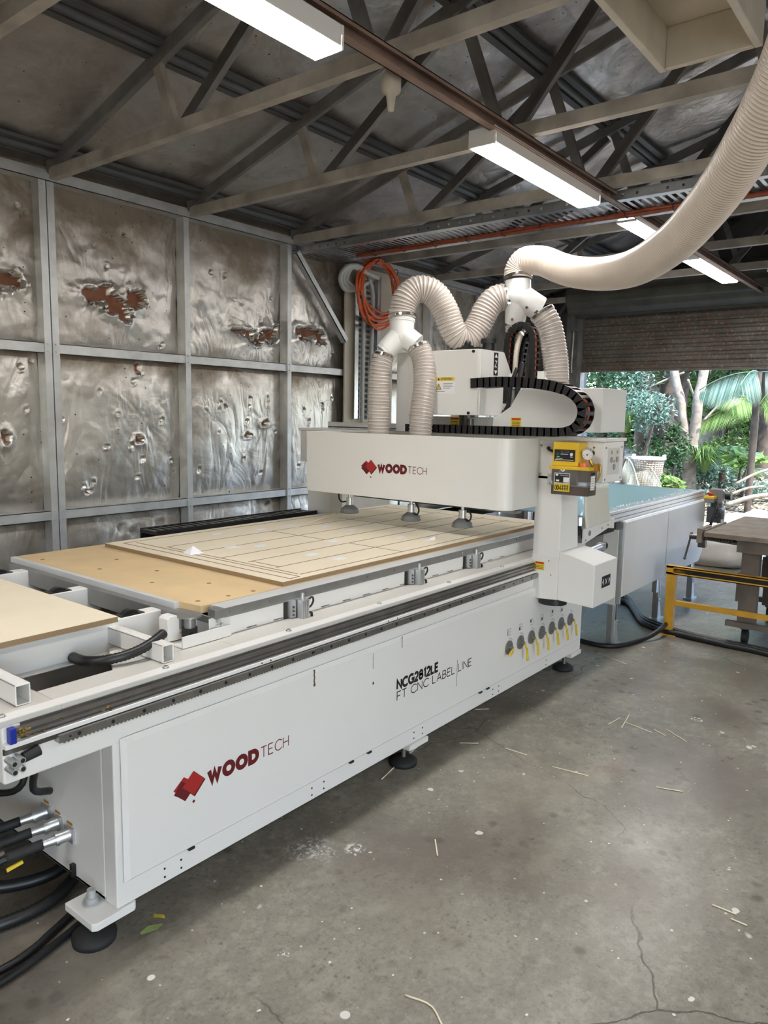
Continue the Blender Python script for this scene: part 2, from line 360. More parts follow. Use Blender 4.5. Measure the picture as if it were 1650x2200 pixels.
# ---- torn foil wall
def tears_at(x, z, T):
    best = 9
    for (cx, cz, rx, rz, sd_) in T:
        if abs(x - cx) > rx * 3.2 or abs(z - cz) > rz * 3.2: continue
        q = math.hypot((x - cx) / rx, (z - cz) / rz)
        q += .38 * noise.noise(Vector((x * 22 + sd_, z * 22, sd_))) + .2 * noise.noise(Vector((x * 60, z * 60, sd_)))
        best = min(best, q)
    return best
BIG = [(2.80, 2.30, .105, .048, 1), (2.93, 2.25, .09, .06, 2), (3.00, 2.19, .045, .045, 3), (3.09, 2.31, .07, .058, 4), (2.86, 2.345, .05, .025, 5),
       (4.0, 2.185, .06, .020, 6), (4.11, 2.17, .065, .030, 7), (4.21, 2.125, .065, .034, 8), (4.33, 2.18, .085, .045, 9), (4.42, 2.235, .03, .03, 10),
       (4.80, 2.25, .15, .04, 11), (4.93, 2.22, .10, .055, 12), (4.75, 2.20, .06, .03, 13),
       (2.17, 2.31, .12, .045, 14), (2.25, 2.30, .05, .03, 15), (4.35, 2.14, .04, .025, 16)]
SM = [(3.091, 1.834, 12, 22), (2.155, 1.362, 14, 25), (2.69, .99, 12, 8), (3.084, 1.333, 18, 16), (3.059, 1.742, 6, 6), (2.789, 1.668, 5, 6), (2.828, 1.289, 8, 5), (4.133, 1.639, 6, 18), (4.323, 1.651, 6, 18), (4.285, 1.45, 22, 14), (4.106, 1.355, 20, 10), (3.867, 1.578, 6, 10), (4.055, 1.166, 5, 8), (3.0, .669, 8, 14), (3.243, .694, 22, 10), (2.293, 1.535, 5, 8), (2.275, 1.793, 6, 8), (2.519, 1.478, 6, 10), (2.924, 1.513, 6, 8), (4.813, 1.471, 5, 14), (4.703, 2.799, 4, 10), (4.993, 1.619, 6, 8), (3.356, 1.173, 6, 6), (3.684, 1.557, 5, 5), (4.367, 2.484, 6, 6), (3.737, 2.592, 5, 8), (2.789, 2.61, 5, 5), (2.908, 2.637, 5, 5), (2.347, 2.723, 3, 8), (4.336, .778, 12, 8)]
TE = list(BIG) + [(x, z, a * .0019, b * .0017, 20 + i) for i, (x, z, a, b) in enumerate(SM)]
for i in range(90):
    TE.append((rnd.uniform(1.5, 8.8), rnd.choice((rnd.uniform(1.0, 1.85), rnd.uniform(1.0, 1.85), rnd.uniform(.3, .8), rnd.uniform(2.0, 2.8))), rnd.uniform(.005, .014), rnd.uniform(.006, .022), 60 + i))
CREASE = [(2.90, 2.25), (4.2, 2.1), (4.85, 2.2), (2.2, 2.3), (3.0, .7), (4.3, 1.45), (3.1, 1.5)]
def foil_y(x, z, bx0, bx1, bz0, bz1):
    u = min(x - bx0, bx1 - x); v = min(z - bz0, bz1 - z)
    y = 4.705 - .035 * (1 - math.exp(-max(u, 0) * 14)) * (1 - math.exp(-max(v, 0) * 9))
    lo = 1 if z > 1.92 else .45
    y -= .016 * lo * fbm(x * 2.3, z * 2.9, 1.3) + .005 * lo * fbm(x * 6, z * 6, 4.2, 3)
    for cx, cz in CREASE:
        r = math.hypot(x - cx, z - cz)
        if r < .6:
            a = math.atan2(z - cz, x - cx); y -= .009 * math.exp(-r * 4.5) * noise.noise(Vector((math.cos(a) * 7 + cx, math.sin(a) * 7, 2 + r)))
    q = tears_at(x, z, TE)
    if q < 1: y = 4.705 + .02 + .012 * fbm(x * 14, z * 14, 0)
    elif q < 2.2: y -= (.022 * (2.2 - q) / 1.2) * (.35 + .9 * abs(noise.noise(Vector((x * 34, z * 34, 9))))) * min(1, (q - 1) * 6 + .35)
    return y, q
wall = MB(); XP = [1.40, 2.435, 3.47, 4.505, 5.54, 6.575, 7.61, 9.0]
ZR = [0, .86, 1.92, 3.06]
for bx0, bx1 in zip(XP, XP[1:]):
    for r_ in range(3):
        z0, z1 = ZR[r_], ZR[r_ + 1]; st = .013 if bx0 < 5 and r_ > 0 else .03
        nx = int((bx1 - bx0) / st); nz = int((z1 - z0) / st); vs = []; Q = []
        for i in range(nx + 1):
            for j in range(nz + 1):
                x = bx0 + (bx1 - bx0) * i / nx; z = z0 + (z1 - z0) * j / nz; y, q = foil_y(x, z, bx0, bx1, z0, z1)
                vs.append((x, y, z)); Q.append(q)
        n0 = len(wall.v); wall.v += vs
        for i in range(nx):
            for j in range(nz):
                a = i * (nz + 1) + j; fc = (a, a + nz + 1, a + nz + 2, a + 1); inside = sum(Q[k] < 1 for k in fc) >= 3
                wall.f.append(tuple(n0 + k for k in fc)); wall.m.append(1 if inside else 0); wall.s.append(True)
for (cx, cz, rx, rz, sd_) in BIG:
    for k in range(6):
        a = rnd.uniform(0, 2 * PI) if k > 2 else rnd.uniform(-2.6, -.6); ex, ez = math.cos(a), math.sin(a); L_ = rnd.uniform(.35, .9) * max(rx, rz); w_ = L_ * rnd.uniform(.35, .7); base = Vector((cx + rx * ex, 4.668, cz + rz * ez))
        if tears_at(base.x + ex * .01, base.z + ez * .01, BIG) < .75: continue
        tn_ = Vector((-ez, 0, ex)); od = Vector((ex, 0, ez)); vs = []
        for j in range(6):
            s_ = j / 5; c_ = base + od * (L_ * (s_ * .8 - .1)) + Vector((0, -.035 * math.sin(s_ * 2.6) - .004, 0))
            for q in (-1, 0, 1): vs.append(tuple(c_ + tn_ * (w_ * q * (1 - s_ ** 1.6) * .6) + Vector((rnd.uniform(-.003, .003), rnd.uniform(-.006, .004), rnd.uniform(-.003, .003)))))
        wall.add(vs, [(j * 3 + q, j * 3 + q + 1, j * 3 + q + 4, j * 3 + q + 3) for j in range(5) for q in range(2)], 0, True)
wall.box(XB, 1.40, 4.70, 4.76, 0, 3.1); wall.box(1.4, XD, 4.76, 4.79, 0, 3.1)
tag(wall.build('wall_left', [foilw, batts], base=(0, 0, 0)), kind='structure')
tag(box(XB, -3.2, -WY - .16, -WY - .1, 0, 3.1).box(.1, XD, -WY - .16, -WY - .1, 0, 3.1).box(-3.2, .1, -WY - .16, -WY - .1, 2.75, 3.1).build('wall_right', foilw, base=(0, 0, 0)), kind='structure')  # unseen side opening, added to let daylight fill the machine's near side
# ---- posts, girts, plate on the left wall
pn = ['second wall post from the left edge, a double galvanised one', 'galvanised wall post between the two torn foil bays', 'galvanised wall post left of the diagonal brace']
def post(x, label, dbl=False):
    m = MB(); w_ = .045
    for k in ([-.026, .026] if dbl else [0]):
        m.box(x + k - w_ / 2, x + k + w_ / 2, 4.60, 4.604, 0, 2.98); m.box(x + k - w_ / 2, x + k - w_ / 2 + .004, 4.604, 4.70, 0, 2.98)
        m.box(x + k + w_ / 2 - .004, x + k + w_ / 2, 4.604, 4.625, 0, 2.98); m.box(x + k - w_ / 2, x + k + w_ / 2, 4.696, 4.70, 0, 2.98)
        for z in (.83, .89, 1.9, 1.945, 2.9): m.cyl((x + k, 4.60, z), (x + k, 4.594, z), .006, n=8)
    return tag(m.build('wall_post', galv), label, 'post')
post(2.435, 'double galvanised wall post standing left of the largest foil tear', True)
post(3.47, 'single galvanised wall post standing right of the largest foil tear')
post(4.505, 'galvanised wall post where the diagonal corner brace starts')
post(5.54, 'galvanised wall post behind the painted board of conduits')
post(6.575, 'galvanised wall post seen through the loop of the arched hose')
post(7.61, 'farthest visible galvanised wall post in the dark corner by the roller door')
for z, l in ((1.92, 'galvanised girt rail running mid height across the torn foil wall'), (.86, 'lower galvanised girt rail across the foil wall just above table height')):
    m = MB(); m.box(XB, XD, 4.612, 4.616, z - .032, z + .032); m.box(XB, XD, 4.612, 4.70, z + .028, z + .032); m.box(XB, XD, 4.612, 4.632, z - .032, z - .028)
    tag(m.build('wall_girt', galv), l, 'rail')
m = MB(); m.box(XB, XD, 4.596, 4.60, 2.925, 2.99); m.box(XB, XD, 4.596, 4.70, 2.925, 2.929)
tag(m.build('wall_plate', galv), 'galvanised top rail along the head of the foil wall under the eaves', 'rail')
tag(MB().beam((4.56, 4.575, 2.87), (5.19, 4.575, 2.20), .055, .03, (0, 1, 0)).beam((4.545, 4.585, 2.855), (5.175, 4.585, 2.185), .012, .05, (0, 1, 0)).build('diagonal_brace', galv), 'diagonal galvanised brace from the third wall post down to the painted board', 'brace')
# ---- roof foil
SL = .295
def zc(y): return 2.97 + SL * (WY - abs(y))
roof = MB(); ys = [i * .05 for i in range(0, 97)]; nx = int(12.8 / .06); vs = []
for i in range(nx + 1):
    x = XB + .2 + 12.8 * i / nx; tx = ((x - 2.435) / 1.035) % 1
    for j in range(97):
        y = 4.75 - 4.75 * j / 96; s_ = 4 * tx * (1 - tx); py = ((y - .05) / 1.15) % 1; s2 = 4 * py * (1 - py)
        z = zc(y) + .095 - .03 * s2 * (.3 + .7 * s_) + .02 * fbm(x * 1.3, y * 1.7, 3) + .006 * fbm(x * 2, y * 9, 7, 3)
        vs.append((x, y, z))
roof.add(vs, [(i * 97 + j, i * 97 + j + 1, (i + 1) * 97 + j + 1, (i + 1) * 97 + j) for i in range(nx) for j in range(96)], 0, True)
roof.add([(XB, 0, zc(0) + .1), (XD, 0, zc(0) + .1), (XD, -4.75, zc(4.75) + .1), (XB, -4.75, zc(4.75) + .1)], [(0, 1, 2, 3)])
roof.add([(XB - .3, 0, zc(0) + .2), (XD + .4, 0, zc(0) + .2), (XD + .4, -4.9, zc(4.9) + .2), (XB - .3, -4.9, zc(4.9) + .2), (XD + .4, 4.95, zc(4.95) + .2), (XB - .3, 4.95, zc(4.95) + .2)], [(0, 3, 2, 1), (0, 1, 4, 5)])
tag(roof.build('ceiling', foilr, base=(0, 0, 0)), kind='structure')
# ---- purlins
plab = {4.48: 'dark tubular purlin along the eave above the foil wall', 3.45: 'dark tubular purlin, first one up the roof slope from the eave', 2.32: 'dark tubular purlin above the row of batten lights',
        1.15: 'dark tubular purlin above the pale ceiling box', 0.0: 'ridge purlin at the top of the roof'}
for y, l in plab.items():
    m = MB(); z = zc(y) + .05
    m.cyl((XB, y, z), (XD, y, z), .026, n=12); m.beam((XB, y + .055, z - .012), (XD, y + .055, z - .012), .05, .022); m.beam((XB, y - .055, z + .016), (XD, y - .055, z + .016), .05, .02)
    tag(m.build('roof_purlin', purlm), l, 'purlin', 'purlins running the length of the roof')
# ---- trusses
TX = [1.40, 2.435, 3.47, 4.505, 5.54, 6.575, 7.61, 8.6]
tl = ['roof truss crossing the top left corner of the picture', 'dusty roof truss whose heel sits on the double wall post', 'dusty roof truss meeting the near end of the second batten light',
      'dusty roof truss just in front of the cable tray', 'roof truss just behind the cable tray', 'roof truss crossing above the middle of the third batten light', 'roof truss crossing above the farthest batten light', 'roof truss nearest the roller door']
def truss_proto(label):
    x = 1.40; t = thing('roof_truss', label, 'truss', (x, 0, 2.93), 'steel roof trusses')
    m = MB(); m.box(x - .004, x, -4.55, 4.55, 2.925, 2.99); m.box(x, x + .045, -4.55, 4.55, 2.925, 2.93); m.box(x, x + .045, -4.55, 4.55, 2.985, 2.99)
    m.build('bottom_chord', trussm, t)
    for sg in (1, -1):
        m = MB(); m.beam((x + .02, 4.58 * sg, 2.975), (x + .02, 0, zc(0) - .01), .05, .006); m.beam((x, 4.58 * sg, 2.975 + .02), (x, 0, zc(0) + .01), .005, .075)
        m.build('top_chord', trussd, t)
        for i, (a, b) in enumerate((((3.33, 3.0), (3.46, 3.30)), ((3.24, 3.0), (2.34, 3.60)), ((2.04, 3.0), (2.29, 3.62)), ((1.95, 3.0), (1.15, 3.92)), ((.80, 3.0), (1.10, 3.94)), ((.70, 3.0), (0.05, 4.25)))):
            p = (x + .018, a[0] * sg, a[1] - .03); q = (x + .018, b[0] * sg, b[1]); mm = MB().beam(p, q, .036, .055, (0, 1, 0))
            if i % 2: mm.beam((p[0] - .012, p[1], p[2]), (q[0] - .012, q[1], q[2]), .012, .062, (0, 1, 0))
            mm.build('web', trussm if i == 0 else trussd, t)
    return t
tp = truss_proto(tl[0])
for x, l in zip(TX[1:], tl[1:]): copy_tree(tp, (x, 0, 2.93), l)
for x in (.365, -1.7): copy_tree(tp, (x, 0, 2.93), 'roof truss behind the viewpoint')
# ---- brown channel under the trusses
m = MB(); m.box(XB + .5, 8.9, 1.900, 1.905, 2.862, 2.922); m.box(XB + .5, 8.9, 1.86, 1.905, 2.918, 2.922); m.box(XB + .5, 8.9, 1.86, 1.905, 2.862, 2.866); m.box(XB + .5, 8.9, 1.86, 1.863, 2.905, 2.922)
tag(m.build('brown_channel', brownb), 'long brown steel channel under the truss chords beside the row of lights', 'channel')
# ---- batten lights
def light(x0, x1, y0, y1, label, z=2.80):
    t = thing('batten_light', label, 'ceiling light', ((x0 + x1) / 2, (y0 + y1) / 2, z), 'led batten lights along the roof')
    m = MB(); m.box(x0 + .0121, x1 - .0121, y0 + .001, y1 - .001, z + .012, z + .0845); m.box(x0, x0 + .012, y0, y1, z + .004, z + .085); m.box(x1 - .012, x1, y0, y1, z + .004, z + .085)
    m.build('housing', batten, t, bev=.003)
    d = MB(); a, b = x0 + .012, x1 - .012; pr = [(y0 + .002, z + .05), (y0 + .002, z + .008), (y0 + .012, z), (y1 - .012, z), (y1 - .002, z + .008), (y1 - .002, z + .05)]
    d.prism(pr, (a, 0, 0), (0, 1, 0), (0, 0, 1), (b - a, 0, 0)); d.build('diffuser', diffu, t)
    for xx in (x0 + .25, x1 - .25): MB().box(xx - .012, xx + .012, (y0 + y1) / 2 - .02, (y0 + y1) / 2 + .02, z + .085, max(2.925, z + .086)).build('hanger_bracket', galvd, t)
    return t
light(.85, 2.08, 1.855, 1.995, 'nearest batten light, glowing at the top edge of the picture')
light(3.155, 4.40, 1.875, 2.02, 'second batten light, just in front of the cable tray')
light(5.09, 6.35, 1.915, 2.055, 'third batten light, partly hidden behind the large ribbed duct', 2.855)
light(6.56, 7.84, 1.92, 2.07, 'farthest batten light, in front of the roller door drum', 2.855)
for x0, y0 in ((-1.4, 1.86), (-3.3, 1.86), (-1.4, -1.5), (.9, -1.5), (3.1, -1.5), (5.6, -1.5)):  # unseen extra battens, added as fill light for the machine
    light(x0, x0 + 1.25, y0, y0 + .14, 'added unseen batten light for fill from behind or right of the viewpoint')
# ---- hanging grey sensor cup
m = MB(); m.lathe((2.50, 1.975, 2.83), (0, 0, 1), [(-.07, .001), (-.068, .012), (-.01, .02), (0, .034), (.012, .04), (.055, .04), (.065, .036), (.095, .018), (.1, .001)], 20)
tag(m.build('ceiling_bell', boardm), 'small cream bell shaped fitting hanging from the brown channel', 'fitting')
# ---- cream box at the top right
m = MB(); x0, x1, y0, y1, z0, z1 = 2.35, 3.36, .80, 1.20, 3.005, 3.17
m.box(x0, x1, y0, y0 + .03, z0, z1); m.box(x0, x1, y1 - .03, y1, z0, z1); m.box(x0, x0 + .03, y0 + .03, y1 - .03, z0, z1); m.box(x1 - .03, x1, y0 + .03, y1 - .03, z0, z1); m.box(x0, x1, y0, y1, z1, z1 + .015)
bx = m.build('ceiling_box', ceilw, bev=.004); tag(bx, 'pale open bottomed plywood box sitting on the truss chords, upper right', 'box')
# ---- cable tray across the shed
t = thing('cable_tray', 'perforated galvanised cable tray running across the shed under the trusses', 'cable tray', (4.85, 2.5, 2.86))
ya, yb = -.6, 4.62; m = MB(); z = 2.868
for xx in (4.62, 5.04): m.box(xx - .03, xx + .03, ya, yb, z, z + .002)
k = ya
while k < yb:
    m.box(4.65, 5.01, k, k + .022, z, z + .002); k += .05
m.build('slotted_base', zinc, t)
for xx, zz in ((4.592, z), (5.068, z)):
    m = MB(); m.box(xx, xx + .003, ya, yb, zz, zz + .018); m.box(xx, xx + .003, ya, yb, zz + .034, zz + .055)
    k = ya
    while k < yb: m.box(xx, xx + .003, k, k + .075, zz + .018, zz + .034); k += .09
    m.build('perforated_flange', zinc, t)
cb = MB()
for i in range(5):
    pts = [(4.86 + .022 * (i % 3) + .004 * math.sin(j * 1.3 + i), yb - .45 - j * .3, 2.855 - .010 * (i // 3) - .004 * math.sin(j * 2.1 + i)) for j in range(17)]
    cb.tube(spline(pts, .08), .010, 8)
for j in range(16): cb.tube([(4.88 + .036 * math.cos(a), 4.0 - j * .3, 2.852 + .022 * math.sin(a)) for a in [2 * PI * q / 12 for q in range(12)]], .003, 5, mi=1, closed=True)
tag(cb.build('orange_cable_run', [orangeb, black]), 'bundle of orange cables tied under the cable tray', 'cable')
# ---- board, ladder tray and conduits on the wall
tag(box(5.19, 5.90, 4.585, 4.60, .4, 2.88).build('backing_board', boardm), 'tall painted board on the wall behind the hanging cable coil', 'board')
t = thing('vertical_cable_tray', 'vertical slotted metal cable tray fixed to the painted board', 'cable tray', (5.46, 4.58, 1.3))
for xx in (5.30, 5.62):
    m = MB(); m.box(xx - .025, xx + .025, 4.535, 4.538, 1.5, 2.82); m.box(xx + (.022 if xx < 5.4 else -.025), xx + (.025 if xx < 5.4 else -.022), 4.538, 4.58, 1.5, 2.82); m.build('side_rail', zinc, t)
m = MB(); k = 1.5
while k < 2.8: m.box(5.32, 5.60, 4.574, 4.578, k, k + .028); k += .05
m.build('slotted_base', zincd, t)
for i, pts in enumerate(([(5.40, 4.545, 1.44), (5.40, 4.545, 2.0), (5.405, 4.545, 2.6), (5.38, 4.53, 2.72), (5.28, 4.5, 2.80)], [(5.52, 4.545, 1.5), (5.52, 4.545, 2.0), (5.535, 4.545, 2.55), (5.5, 4.53, 2.70), (5.40, 4.5, 2.80)])):
    tag(MB().tube(spline(pts, .03), .019, 12).build('grey_conduit', greyc), ['left', 'right'][i] + ' grey conduit running down the vertical cable tray', 'conduit')
cl = MB()
for k in range(3):
    pts = [(5.40 + .03 * k, 4.46 - .02 * k, 2.78), (5.22, 4.44, 2.845 - .015 * k), (5.06 + .03 * k, 4.45, 2.82), (4.99 + .04 * k, 4.47, 2.72), (5.08 + .03 * k, 4.49, 2.63 + .03 * k), (5.25, 4.5, 2.66), (5.40, 4.5, 2.74)]
    cl.tube(spline(pts, .02), .02, 10)
tag(cl.build('grey_conduit_loop', greyc), 'fat grey conduit loop bent under the end of the cable tray', 'conduit')
t = thing('orange_cable_coil', 'coil of orange cable hanging in front of the painted board', 'cable', (5.47, 4.45, 2.38))
for k in range(9):
    m = MB(); a0 = .30 + .035 * rnd.uniform(-1, 1); c0 = .27 + .03 * rnd.uniform(-1, 1); cx = 5.47 + rnd.uniform(-.03, .03); cz = 2.68 + rnd.uniform(-.03, .01) - (c0 - .27)
    if k == 0: a0, c0, cx, cz = .22, .24, 5.50, 2.71
    ph = rnd.uniform(0, 6)
    pts = [(cx + a0 * math.cos(q) * (1 - .1 * math.sin(q)), 4.44 + .02 * math.sin(2 * q + ph) - .002 * k, cz + c0 * math.sin(q) + .012 * math.sin(3 * q + ph)) for q in [2 * PI * i / 60 for i in range(60)]]
    m.tube(pts, .0105, 8, closed=True); m.build('cable_turn', orange, t)
m = MB()
for cx, cz in ((5.44, 2.94), (5.72, 2.86)): m.tube([(cx + .035 * math.cos(a) * .5, 4.44 + .04 * math.sin(a), cz + .04 * math.cos(a)) for a in [2 * PI * q / 14 for q in range(14)]], .004, 6, closed=True)
m.build('cable_tie', black, t)
t = thing('wire_rack', 'small black wire rack by the wall, seen left of the head plate', 'rack', (6.03, 4.5, 1.0))
m = MB()
for x in (5.93, 6.16): m.box(x, x + .015, 4.49, 4.505, 0, 1.66)
m.box(5.93, 6.175, 4.49, 4.505, 1.645, 1.66); m.box(5.93, 6.175, 4.49, 4.505, 1.0, 1.015); m.build('frame', black, t)
m = MB()
for k in range(9): m.box(5.95 + .023 * k, 5.954 + .023 * k, 4.495, 4.5, 1.0, 1.65)
m.build('wire_grid', black, t)
# ---- end wall and roller door
ew = MB(); ew.box(XD, XD + .08, 3.93, 4.75, 0, 3.1); ew.box(XD, XD + .08, -4.75, -.4, 0, 3.1)
ew.box(XD, XD + .08, -.4, 3.93, 2.74, 3.1)
ew.prism([(-4.9, 3.1), (4.9, 3.1), (0, 4.55)], (XD, 0, 0), (0, 1, 0), (0, 0, 1), (.08, 0, 0))
tag(ew.build('wall_back', mat('dusty_end_wall', (.11, .105, .10), .7, .3, var=.3, scale=4), base=(0, 0, 0)), kind='structure')
bw = MB(); bw.box(XB - .1, XB, -4.75, 4.75, 0, 3.1); bw.prism([(-4.9, 3.1), (4.9, 3.1), (0, 4.55)], (XB - .1, 0, 0), (0, 1, 0), (0, 0, 1), (.1, 0, 0))
tag(bw.build('wall_front', foilr, base=(0, 0, 0)), kind='structure')
def rusty():
    m, n, b = newmat('weathered_roller_door'); L = n.links; tc = n.nodes.new('ShaderNodeTexCoord'); V = tc.outputs['Object']
    col = mixc(n, step_(n, nz_(n, V, 3, 6, .6), .4, .62), (.16, .145, .12), (.10, .085, .07))
    col = mixc(n, mathn(n, 'MULTIPLY', step_(n, nz_(n, V, 16, 8, .75), .5, .6), step_(n, nz_(n, V, 1.1, 3), .38, .55)), col, (.17, .085, .055))
    col = mixc(n, mathn(n, 'MULTIPLY', step_(n, nz_(n, V, 28, 6, .7), .56, .62), .6), col, (.33, .31, .29))
    L.new(col, b.inputs['Base Color']); b.inputs['Metallic'].default_value = .2; b.inputs['Roughness'].default_value = .6
    return m
rust = rusty()
dr = thing('door_1', None, None, (9.0, 1.77, 2.1), kind='structure'); del_ = [dr.pop(k, None) for k in ('label', 'category')]
pf = []
for i in range(0, 129):
    z = 2.125 + (2.80 - 2.125) * i / 128; t_ = ((z - 2.125) / .094) % 1
    pf.append((8.93 - (.014 if t_ < .62 else -.004) * (1 if .06 < t_ < .56 or .68 < t_ < .94 else .4), z))
m = MB(); n_ = len(pf); m.add([(x, y, z) for y in (-.45, 3.96) for x, z in pf], [(i, i + 1, n_ + i + 1, n_ + i) for i in range(n_ - 1)])
m.box(8.90, 8.96, -.45, 3.96, 2.105, 2.13); m.build('curtain', rust, dr)
m = MB(); prof = []
for i in range(48):
    a = 2 * PI * i / 48; rr = .235 + (.008 if (i % 6) < 4 else -.006); prof.append((8.80 + rr * math.cos(a), 3.0 + rr * math.sin(a)))
m.prism(prof, (0, -.5, 0), (1, 0, 0), (0, 0, 1), (0, 4.53, 0)); m.build('curtain_roll', mat('dark_door_roll', (.10, .095, .075), .5, .3, var=.2), dr)
m = MB(); m.box(8.88, 9.0, 3.93, 3.99, 0, 2.9); m.box(8.93, 9.0, 3.99, 4.10, 0, 2.95); m.build('guide', galvd, dr)
m = MB(); m.box(8.70, 8.90, 3.985, 4.0, 2.6, 3.2); m.beam((8.95, 4.0, 3.2), (8.95, 4.35, 2.75), .04, .04); m.build('bracket', galvd, dr)
tag(MB().tube(spline([(8.84, 4.03, 2.62), (8.82, 4.02, 2.5), (8.83, 4.03, 2.3), (8.85, 4.04, 2.18), (8.84, 4.03, 2.1)], .02), .009, 6).build('door_chain', galv), 'pale hand chain hanging beside the roller door', 'chain')
m = MB()
for yy in (4.12, 4.38): m.box(8.90, 8.99, yy - .03, yy + .03, 0, 3.05)
m.beam((8.95, 4.15, 1.9), (8.95, 4.6, 2.9), .05, .05)
tag(m.build('door_frame_post', galvd), 'dark steel framing between the roller door and the wall corner', 'post')
tag(MB().cyl((8.2, -.3, 3.02), (8.2, 1.75, 3.02), .028).build('white_pipe', offwhite), 'white pipe along the roof right of the farthest light', 'pipe')
# ================================================================ lettering
def arc(cx, cy, rx, ry, a0, a1, n=14): return [(cx + rx * math.cos(math.radians(a0 + (a1 - a0) * i / n)), cy + ry * math.sin(math.radians(a0 + (a1 - a0) * i / n))) for i in range(n + 1)]
GL = {'W': (1.0, [[(0, 1), (.27, 0), (.5, .8), (.73, 0), (1, 1)]]), 'O': (.86, [arc(.43, .5, .43, .5, 0, 360, 28)]), 'D': (.74, [[(0, 0), (0, 1), (.28, 1)] + arc(.28, .5, .46, .5, 90, -90)[1:] + [(0, 0)]]),
      'T': (.66, [[(0, 1), (.66, 1)], [(.33, 1), (.33, 0)]]), 'E': (.55, [[(.55, 1), (0, 1), (0, 0), (.55, 0)], [(0, .52), (.48, .52)]]), 'C': (.78, [arc(.48, .5, .48, .5, 42, 318, 24)]),
      'H': (.68, [[(0, 0), (0, 1)], [(.68, 0), (.68, 1)], [(0, .5), (.68, .5)]]), 'N': (.7, [[(0, 0), (0, 1), (.7, 0), (.7, 1)]]), 'G': (.8, [arc(.46, .5, .46, .5, 42, 330, 24) + [(.88, .45), (.5, .45)]]),
      '2': (.58, [arc(.28, .7, .28, .3, 160, -30, 12) + [(0, 0), (.6, 0)]]), '8': (.6, [arc(.3, .75, .24, .25, 0, 360, 18), arc(.3, .27, .3, .27, 0, 360, 18)]), '1': (.26, [[(0, .85), (.22, 1), (.22, 0)]]),
      'L': (.5, [[(0, 1), (0, 0), (.5, 0)]]), 'F': (.52, [[(0, 0), (0, 1), (.54, 1)], [(0, .5), (.46, .5)]]), 'A': (.74, [[(0, 0), (.37, 1), (.74, 0)], [(.14, .33), (.6, .33)]]),
      'B': (.58, [[(0, 0), (0, 1), (.3, 1)] + arc(.3, .76, .23, .24, 90, -90, 10)[1:] + [(0, .52), (.32, .52)] + arc(.32, .26, .27, .26, 90, -90, 10)[1:] + [(0, 0)]]), 'I': (.02, [[(0, 0), (0, 1)]]), ' ': (.25, []),
      'X': (.66, [[(0, 0), (.66, 1)], [(.66, 0), (0, 1)]]), 'Z': (.6, [[(0, 1), (.6, 1), (0, 0), (.6, 0)]]), '0': (.58, [arc(.29, .5, .29, .5, 0, 360, 24)]), '4': (.62, [[(.45, 0), (.45, 1), (0, .28), (.62, .28)]]), '!': (.1, [[(.05, 1), (.05, .35)], [(.05, .12), (.05, 0)]])}
def text(s, o, u, v, h, width=None, th=.1, mi=0, mb=None, lift=.0006, slant=0, gap=.2):
    """stroke lettering on the plane (u, v) at o, cap height h, fitted to width"""
    mb = mb or MB(); o = Vector(o); u = Vector(u).normalized(); v = Vector(v).normalized(); n = u.cross(v)
    adv = []; x = 0
    for ch in s: adv.append(x); x += GL[ch][0] + gap
    x -= gap; k = h if width is None else width / x; o = o + n * lift; t = th * h / 2
    for ch, ax in zip(s, adv):
        for st in GL[ch][1]:
            P = [Vector(((ax + a + slant * b) * k, b * h)) for a, b in st]; closed = (P[0] - P[-1]).length < 1e-6; m = len(P); Lf = []; Rt = []
            for i in range(m):
                a = P[i - 1] if i else (P[-2] if closed else None); b = P[i + 1] if i < m - 1 else (P[1] if closed else None)
                d1 = (P[i] - a).normalized() if a is not None else (b - P[i]).normalized(); d2 = (b - P[i]).normalized() if b is not None else d1
                d = (d1 + d2); d = d.normalized() if d.length > .1 else d1; c = max(.45, d.dot(d1)); nn = Vector((-d.y, d.x)) * (t / c); e = Vector((0, 0))
                if not closed and i == 0: e = -d * t * .0
                Lf.append(P[i] + nn + e); Rt.append(P[i] - nn + e)
            vs = [o + u * q.x + v * q.y for q in Lf] + [o + u * q.x + v * q.y for q in Rt]
            mb.add(vs, [(m + i, m + i + 1, i + 1, i) for i in range(m - 1)], mi)
    return mb
def flat(mb, poly, o, u, v, lift=.0006, mi=0):
    o = Vector(o); u = Vector(u).normalized(); v = Vector(v).normalized(); n = u.cross(v)
    return mb.add([o + u * a + v * b + n * lift for a, b in poly], [tuple(range(len(poly)))], mi)
def logo(o, u, v, h, wtot, parent):
    """diamond mark then WOOD bold and TECH thin"""
    m = MB(); cz_ = .52 * h
    def dia(cx, cz, a, b, rot, k, mi):
        P = [(a, 0), (0, b), (-a, 0), (0, -b)]; c, s_ = math.cos(math.radians(rot)), math.sin(math.radians(rot))
        flat(m, [((cx + x * c - z * s_) * h, cz_ + (cz + x * s_ + z * c) * h) for x, z in P], o, u, v, .0004 + .0002 * k, mi)
    dia(1.25, -.25, 1.05, .95, 0, 0, 1); dia(1.15, .1, 1.05, .85, 0, 1, 0); dia(1.0, -.15, .85, .85, 8, 2, 1); dia(2.2, -.05, 1.12, 1.12, 0, 3, 1); dia(2.1, .08, 1.12, 1.05, 0, 4, 0); dia(2.1, -1.55, .16, .16, 0, 1, 1)
    m.build('logo_mark', [red, dred], parent)
    o = Vector(o); uu = Vector(u).normalized(); x0 = wtot * .285; tw = wtot - x0
    text('WOOD', o + uu * x0, u, v, h, tw * .58, .44, gap=.40).build('wordmark_bold', dred, parent)
    text('TECH', o + uu * (x0 + tw * .63), u, v, h, tw * .37, .10, gap=.26).build('wordmark_thin', dred, parent)
